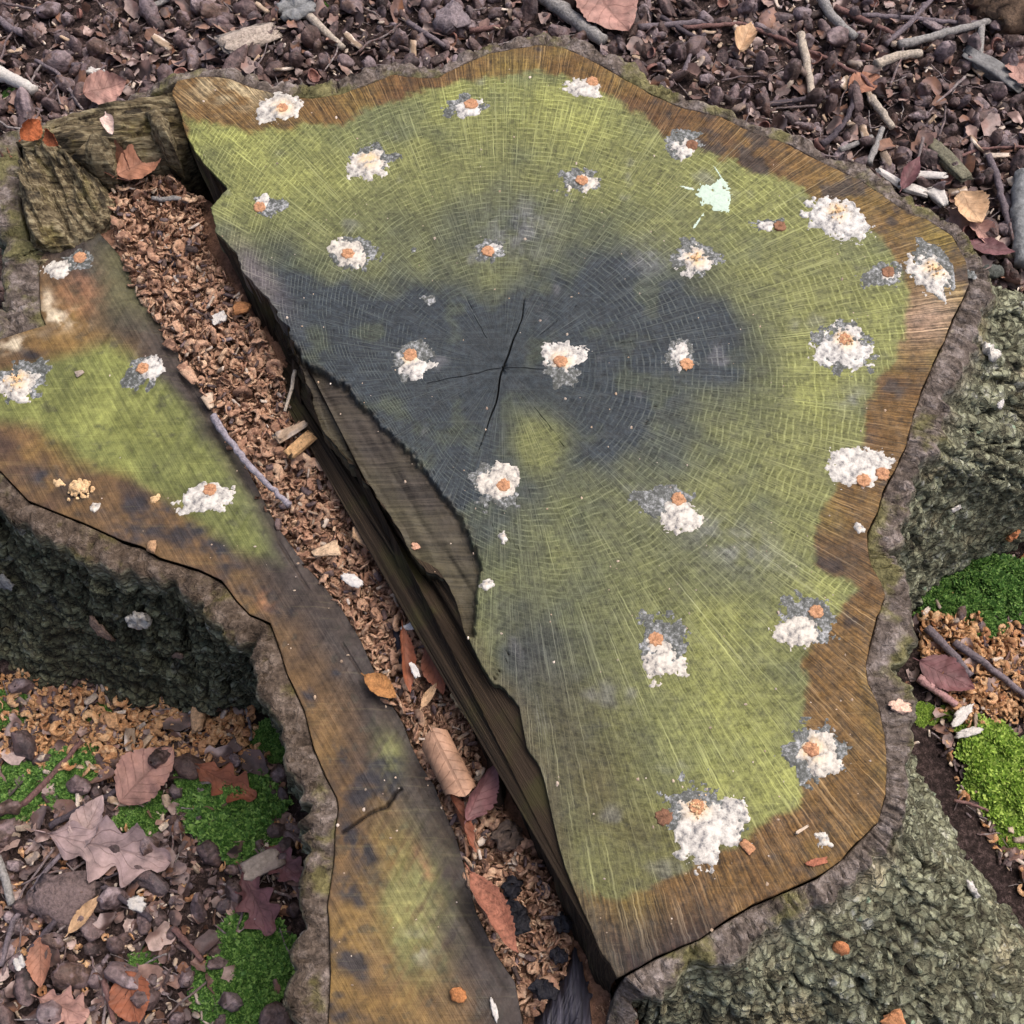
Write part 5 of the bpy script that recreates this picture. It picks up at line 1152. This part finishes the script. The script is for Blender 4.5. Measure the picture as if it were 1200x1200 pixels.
def chunk(name, px, py, Lpx, Wpx, Hpx, yaw, mat, label, cat, z=None, dz=.006, seed=0, tilt=.2, at=None):
    v = groundv(px, py, dz) if z is None else P(px, py, z+dz)
    if at is not None: v = at[0]+at[1]*.003
    sc = np.linalg.norm(v-CPOS)/FPX; g_ = np.random.default_rng(seed+int(px)); sh = True
    if any(k in name for k in ('flake', 'blob', 'slab', 'feather')):      # ragged bent flake
        na, nl = 34, 9; V = []; q0 = g_.uniform(0, 9); bend = g_.uniform(-.5, .5)
        for i in range(nl):
            f = [.02, .35, .7, .93, 1., 1., .9, .5, .02][i]; zz = [.5, .5, .45, .4, .2, -.2, -.4, -.5, -.5][i]
            for j in range(na):
                a = 2*math.pi*j/na; r_ = 1+(.3 if 'slab' in name else .55)*float(fbm(np.array([math.cos(a)*1.5+q0, math.sin(a)*1.5, seed*.1]), 3, 9))+.10*g_.normal()*(f > .9)
                x, y = f*r_*math.cos(a)*Lpx*.5, f*r_*math.sin(a)*Wpx*.5
                V.append((x, y, zz*Hpx*.6+bend*(x*x/Lpx)))
        V = np.array(V)*sc; V[:, 2] += fbm(V*260+q0, 3, 3)*Hpx*sc*.5; F = gridF(nl, na, True)
    elif name.startswith('wood_') or name in ('driftwood', 'bleached_chip', 'bark_chunk'):   # split wood with straight grain and broken ends
        na, nl = 18, 11; V = []; q0 = g_.uniform(0, 9); ec = [g_.uniform(-.3, .15, na), g_.uniform(-.3, .15, na)]
        pr = np.array([.75+.5*g_.random() for _ in range(na)]); tp_ = g_.uniform(-.45, .45); sk_ = g_.uniform(-.3, .3)
        for i in range(nl):
            t = [-1, -1, -.96, -.6, -.3, 0, .3, .6, .96, 1, 1][i]; k = [.02, .9, 1, 1, 1.03, 1, 1.02, 1, .97, .86, .02][i]
            for j in range(na):
                a = 2*math.pi*j/na; ca, sa = math.cos(a), math.sin(a); q = (abs(ca)**3+abs(sa)**3)**(-1/3)
                V.append((t*Lpx*.5*(1+(ec[0] if t < 0 else ec[1])[j]*abs(t)), ca*q*k*pr[j]*Wpx*.5*(1+tp_*t)+sk_*t*Wpx*.5, sa*q*k*pr[j]*Hpx*.5*(1-.5*abs(t))))
        V = np.array(V)*sc; V[:, 1:] += np.stack([fbm(V*np.array([40, 300, 300])+q0, 3, 6), fbm(V*np.array([40, 300, 300])+3+q0, 3, 7)], -1)*Wpx*sc*.10; F = gridF(nl, na, True)
    else:
        na, nl = 20, 13; V = []
        for i in range(nl):
            t = i/(nl-1)*2-1; k = (1-abs(t)**2.4)**.5 if abs(t) < 1 else .05
            for j in range(na):
                a = 2*math.pi*j/na; V.append((t*Lpx*.5, math.cos(a)*k*Wpx*.5, math.sin(a)*k*Hpx*.5))
        V = np.array(V)*sc; big = min(Lpx, Wpx*1.5)*sc; rg_ = .2 if name in ('seed', 'nut', 'pebble') else .55
        V += np.stack([fbm(V/big*5+seed, 4, 5), fbm(V/big*5+7+seed, 4, 6), fbm(V/big*5+3+seed, 4, 7)], -1)*big*rg_*.5; F = gridF(nl, na, True)
    o = link(name, mesh(name, V, F, mat), None, v.tolist(), (rng.uniform(-tilt, tilt), rng.uniform(-tilt, tilt), -R(yaw)))
    if at is not None: o.rotation_euler = (Vector(at[1]).to_track_quat('Z', 'Y') @ Euler((0, 0, -R(yaw))).to_quaternion()).to_euler()
    return tag(o, label, cat)
for a in [('bark_slab',346,10,44,34,12,10,M_GREYB,'flat pale grey lichened bark slab behind the stump','bark piece'),
 ('bark_chunk',72,1052,60,46,18,25,T('bark_chunk', [(112,96,94),(122,104,100)]),'square mauve-brown bark chunk below the large mauve leaf','bark piece'),
 ('wood_block',232,838,36,17,12,80,T('tan_block', [(196,158,122),(206,168,130)]),'pale tan split wood block on shavings below the left bark','wood block'),
 ('wax_flake',240,822,44,22,5,-15,M_WHITE,'crumpled white wax flake behind the tan wood block','wax flake'),
 ('wood_block',132,845,16,12,9,80,T('tan_block2', [(196,150,108),(206,160,116)]),'small tan wood cube among the shavings below the left bark','wood block'),
 ('bleached_chip',307,1013,44,24,14,-25,M_CHIP,'bleached wood lump leaning between moss and left bark','wood chip'),
 ('driftwood',1165,82,66,20,14,32,M_GREYB,'grey weathered driftwood piece near the short upright stick','wood piece'),
 ('wood_piece',1110,186,66,18,10,62,T('olive_wood', [(120,116,96),(112,108,90)]),'flat olive-grey wood piece lying behind the right rear rim','wood piece'),
 ('wood_splinter',1088,205,36,10,6,5,M_WHITE,'cream wood splinter beside the flat olive-grey piece','wood chip'),
 ('wood_splinter',1100,230,28,14,6,80,M_WHITE,'upright white wood splinter behind the right rear rim','wood chip'),
 ('wood_splinter',1045,210,36,10,6,38,M_WHITE,'long white splinter touching the right rear bark rim','wood chip'),
 ('wood_splinter',1070,222,30,10,6,15,M_WHITE,'white splinter between the bark rim and the upright splinter','wood chip'),
 ('wood_splinter',292,45,62,26,10,-40,T('weathered_slab', [(178,164,150),(168,154,142)]),'pale weathered wood slab behind the left rear rim','wood piece'),
 ('wax_flake',113,84,18,12,5,0,M_WHITE,'white flake just behind the splintered ridge','wax flake'),
 ('pine_cone',528,22,38,34,24,70,T('grey_cone', [(138,126,128),(120,108,112)]),'grey-violet scaly cone behind the crest of the rear rim','cone'),
 ('root_stub',1180,14,70,44,34,20,T('root_stub', [(96,76,62),(108,88,70)]),'brown bark root stub rising behind the sticks','root stub'),
 ('pebble',1163,318,24,16,12,0,T('dark_stone', [(84,88,82),(92,94,88)]),'dark grey-green stone behind the right root','stone'),
 ('wax_flake',1127,838,30,12,6,-40,M_WHITE,'white crumpled wax flake beside the pink stick','wax flake'),
 ('wax_flake',1134,858,30,10,6,-15,M_WHITE,'pale wax flake on shavings above the bright moss','wax flake'),
 ('wax_flake',24,1130,18,12,8,60,M_WHITE,'small white wax flake beside the stout dark stick','wax flake'),
 ('wax_flake',160,1058,20,16,6,20,M_WHITE,'small white wax flake beside the dark twig','wax flake')]:
    chunk(*a, dz=.014)
for (x, y, L_, W_, yaw, mt, lb, nm, ct, zz, dz) in [
 (340,505,40,12,-30,M_CHIP,'long tan wood chip on the notch shavings beside the torn strip','wood_chip','wood chip',ZF,.030),
 (352,522,36,14,-50,T('tan_chip', [(206,164,116),(196,154,108)]),'folded tan wood chip below the long tan chip','wood_chip','wood chip',ZF,.032),
 (432,630,40,22,20,T('buff_chip', [(186,152,118),(176,142,110)]),'rounded buff chip pair against the torn notch wall','wood_chip','wood chip',ZF,.030),
 (412,680,26,12,35,M_WHITE,'white wax flake on the notch shavings beside the shelf','wax_flake','wax flake',ZF,.032),
 (485,733,30,9,-10,M_WHITE,'flat white wax flake above the rust leaves in the notch','wax_flake','wax flake',ZF,.032),
 (486,785,20,8,65,M_WHITE,'white and yellow flake between the two rust leaves','wax_flake','wax flake',ZF,.034),
 (257,373,18,14,-30,M_WHITE,'white wax crumb on the upper notch shavings','wax_flake','wax flake',ZF,.030),
 (283,362,18,16,0,T('rust_crumb', [(186,130,84),(176,120,78)]),'fibrous orange crumb against the jagged notch edge','wood_crumb','wood crumb',ZF,.034),
 (545,825,46,18,55,T('cream_curl', [(190,164,124),(200,174,134)]),'knobbly cream shaving lump against the torn notch wall','shaving_lump','shaving lump',ZF,.036),
 (382,645,30,16,-20,T('pale_chip', [(196,166,134),(206,176,144)]),'pale chip on the notch shavings beside the shelf edge','wood_chip','wood chip',ZF,.030),
 (600,1040,26,20,70,M_BLACK,'black rotten lump among the low notch shavings','rotten_lump','rot lump',ZF,.022),
 (606,1075,40,24,60,M_BLACK,'larger black knobbly lump beside the salmon-red leaf','rotten_lump','rot lump',ZF,.022),
 (660,1082,22,18,0,M_BLACK,'small black lump under the lower torn wall','rotten_lump','rot lump',ZF,.018),
 (638,1160,32,20,10,M_BLACK,'black lump resting on the dark hinge splinter','rotten_lump','rot lump',ZF,.022),
 (655,1120,22,16,0,M_BLACK,'black hollow lump beside the tip of the hinge splinter','rotten_lump','rot lump',ZF,.016),
 (595,980,34,30,60,T('hairy_husk', [(84,70,62),(92,78,68)]),'round fibrous brown husk under the purple leaf','nut_husk','nut husk',ZF,.026),
 (537,1166,20,15,20,T('orange_seed', [(170,112,68),(180,120,74)]),'glossy orange seed on the lower shelf end','seed','seed',H2,.004),
 (579,1183,7,24,-15,M_WHITE,'thin white feather-like flake on the lower shelf end','wax_flake','wax flake',H2,.001),
 (876,992,16,11,40,T('curl_tan', [(190,138,100),(180,128,94)]),'curled tan shaving near the largest scalloped seal','wood_shaving','shaving',H,.002),
 (956,1010,24,8,-10,T('red_flake', [(176,112,84),(166,104,80)]),'reddish wood flake on the lower brown rim','wood_flake','wood flake',H,.0015),
 (940,972,18,3,-30,M_CHIP,'thin pale sliver on the lower brown rim','wood_sliver','wood sliver',H,.0012),
 (487,640,12,9,0,T('pink_flake', [(206,160,132),(196,150,124)]),'small pink flake at the torn wall lip','wood_flake','wood flake',H-.012,.002),
 (93,437,9,6,-30,M_CHIP,'tiny curled chip on the green shelf wood','wood_chip','wood chip',H2,.002),
 (216,432,14,9,60,M_SHAV,'stray brown shaving lying on the shelf edge by the torn cream seal','wood_shaving','shaving',H2,.003),
 (185,371,9,7,60,M_SHAV,'tiny stray shaving on the upper shelf edge','wood_shaving','shaving',H2,.003),
 (222,440,26,12,55,M_SHAV,'double stray shaving hanging over the shelf edge','wood_shaving','shaving',H2,.004),
 (200,403,16,9,40,M_SHAV,'stray shaving on the shelf edge above the double one','wood_shaving','shaving',H2,.003),
 (245,470,18,10,60,M_CHIP,'pale chip lying at the upper end of the flecked twig','wood_chip','wood chip',H2,.003),
 (178,640,10,14,0,T('curl_bark', [(176,140,104),(166,130,98)]),'small tan curl standing in the left bark crack','wood_shaving','shaving',H2,.004)]:
    chunk(nm, x, y, L_, W_, min(L_, W_)*(.35 if nm.startswith('wood') else .55), yaw, mt, lb, ct, zz, dz, 3)
for (x, y, L_, W_, mt, lb, nm, ct) in [
 (1158,414,30,22,M_WAX,'cream and orange wax blob on the right root bark','wax_blob','wax blob'),
 (1122,598,14,9,M_WHITE,'white flake on the smooth right root bark','wax_flake','wax flake'),
 (1190,634,18,14,T('orange_flake', [(190,124,84),(200,134,90)]),'orange leaf flake on the right root beside the moss','leaf_flake','leaf flake'),
 (1052,828,26,17,T('cream_flake', [(216,176,152),(226,190,168)]),'cream and rust flake on the bark rim above the lower right root','wax_flake','wax flake'),
 (984,1108,20,18,T('orange_nut', [(196,130,86),(186,120,80)]),'round orange nut stuck in the lower right bark','nut','nut'),
 (1047,1192,24,18,T('orange_chunk', [(200,140,96),(190,130,90)]),'orange wood chunk on the bark of the lower right root','wood_chunk','wood chunk'),
 (1140,1042,20,18,M_WHITE,'pale round flake on the bark of the lower right root','wax_flake','wax flake'),
 (1171,476,8,10,M_WHITE,'tiny white flake on the dark furrow of the right root','wax_flake','wax flake'),
 (160,722,26,34,M_WAX,'white and pink wax blob on the dark left bark','wax_blob','wax blob'),
 (118,741,40,14,T('tan_flake', [(140,116,100),(130,108,94)]),'flat brown flake on the dark left bark','bark_flake','bark flake'),
 (212,766,24,9,T('tan_flake2', [(130,110,96),(120,100,88)]),'narrow brown flake low on the dark left bark','bark_flake','bark flake'),
 (4,681,18,24,M_GREYB,'pale grey flake at the far left of the dark bark','bark_flake','bark flake')]:
    chunk(nm, x, y, L_, W_, min(L_, W_)*.5, rng.uniform(0, 180), mt, lb, ct, at=bark_at(x, y), seed=5)

# ---- moss cushions
MG = [moss_geo(s) for s in range(4)]; me_moss = [mesh('moss_cushion', v, f, m, smooth=False) for m in (M_MOSS, M_MOSSB) for v, f in MG]
for k, (x, y, r_, lb) in enumerate([
 (282,962,50,'biggest round moss cushion below the rust-brown leaf'),(166,956,28,'moss cushion between the pink leaf and the large mauve leaf'),
 (230,926,28,'moss cushion between the pink leaf and the rust-brown leaf'),(298,1118,44,'broad moss cushion beside the dull purple leaf'),
 (265,1150,36,'moss cushion left of the broad cushion by the bark'),(292,1180,44,'moss cushion at the foot of the left bark below the broad cushion'),
 (318,868,26,'dark moss tuft in the corner under the left bark'),(82,908,34,'thin moss patch under the purple-red twig'),
 (22,930,34,'thin moss patch beside the shavings in the hollow'),(14,832,24,'small moss patch on the shavings under the dark bark'),
 (170,1130,18,'small moss tuft above the rust-coloured leaf'),(120,838,14,'tiny moss tuft among the pale shavings'),
 (1112,700,32,'moss cushion in the corner of the right root'),(1150,686,40,'bright moss cushion along the right root'),(1190,690,36,'moss cushion at the outer end of the right root'),(1150,724,26,'low moss cushion above the fresh shavings'),
 (1165,895,44,'bright yellow-green moss cushion beside the lower right root'),(1196,930,40,'moss cushion beyond the bright yellow-green one'),(1190,980,22,'small moss tuft on bare soil by the lower right root'),
 (1084,838,14,'little moss tuft against the lower right root'),(1110,836,12,'little moss tuft below the pink stick'),
 (372,8,12,'tiny moss tuft beside the grey bark slab'),(14,113,10,'tiny moss tuft under the bone-white stick')]):
    v = groundv(x, y, -.004); sc = np.linalg.norm(v-CPOS)/FPX
    o = link('moss_cushion', me_moss[k % 4+(4 if x > 1000 and y > 780 else 0)], None, v.tolist(), (0, 0, rng.uniform(0, 6.28)), (r_*sc, r_*sc*1.05, r_*sc*.95)); tag(o, lb, 'moss')
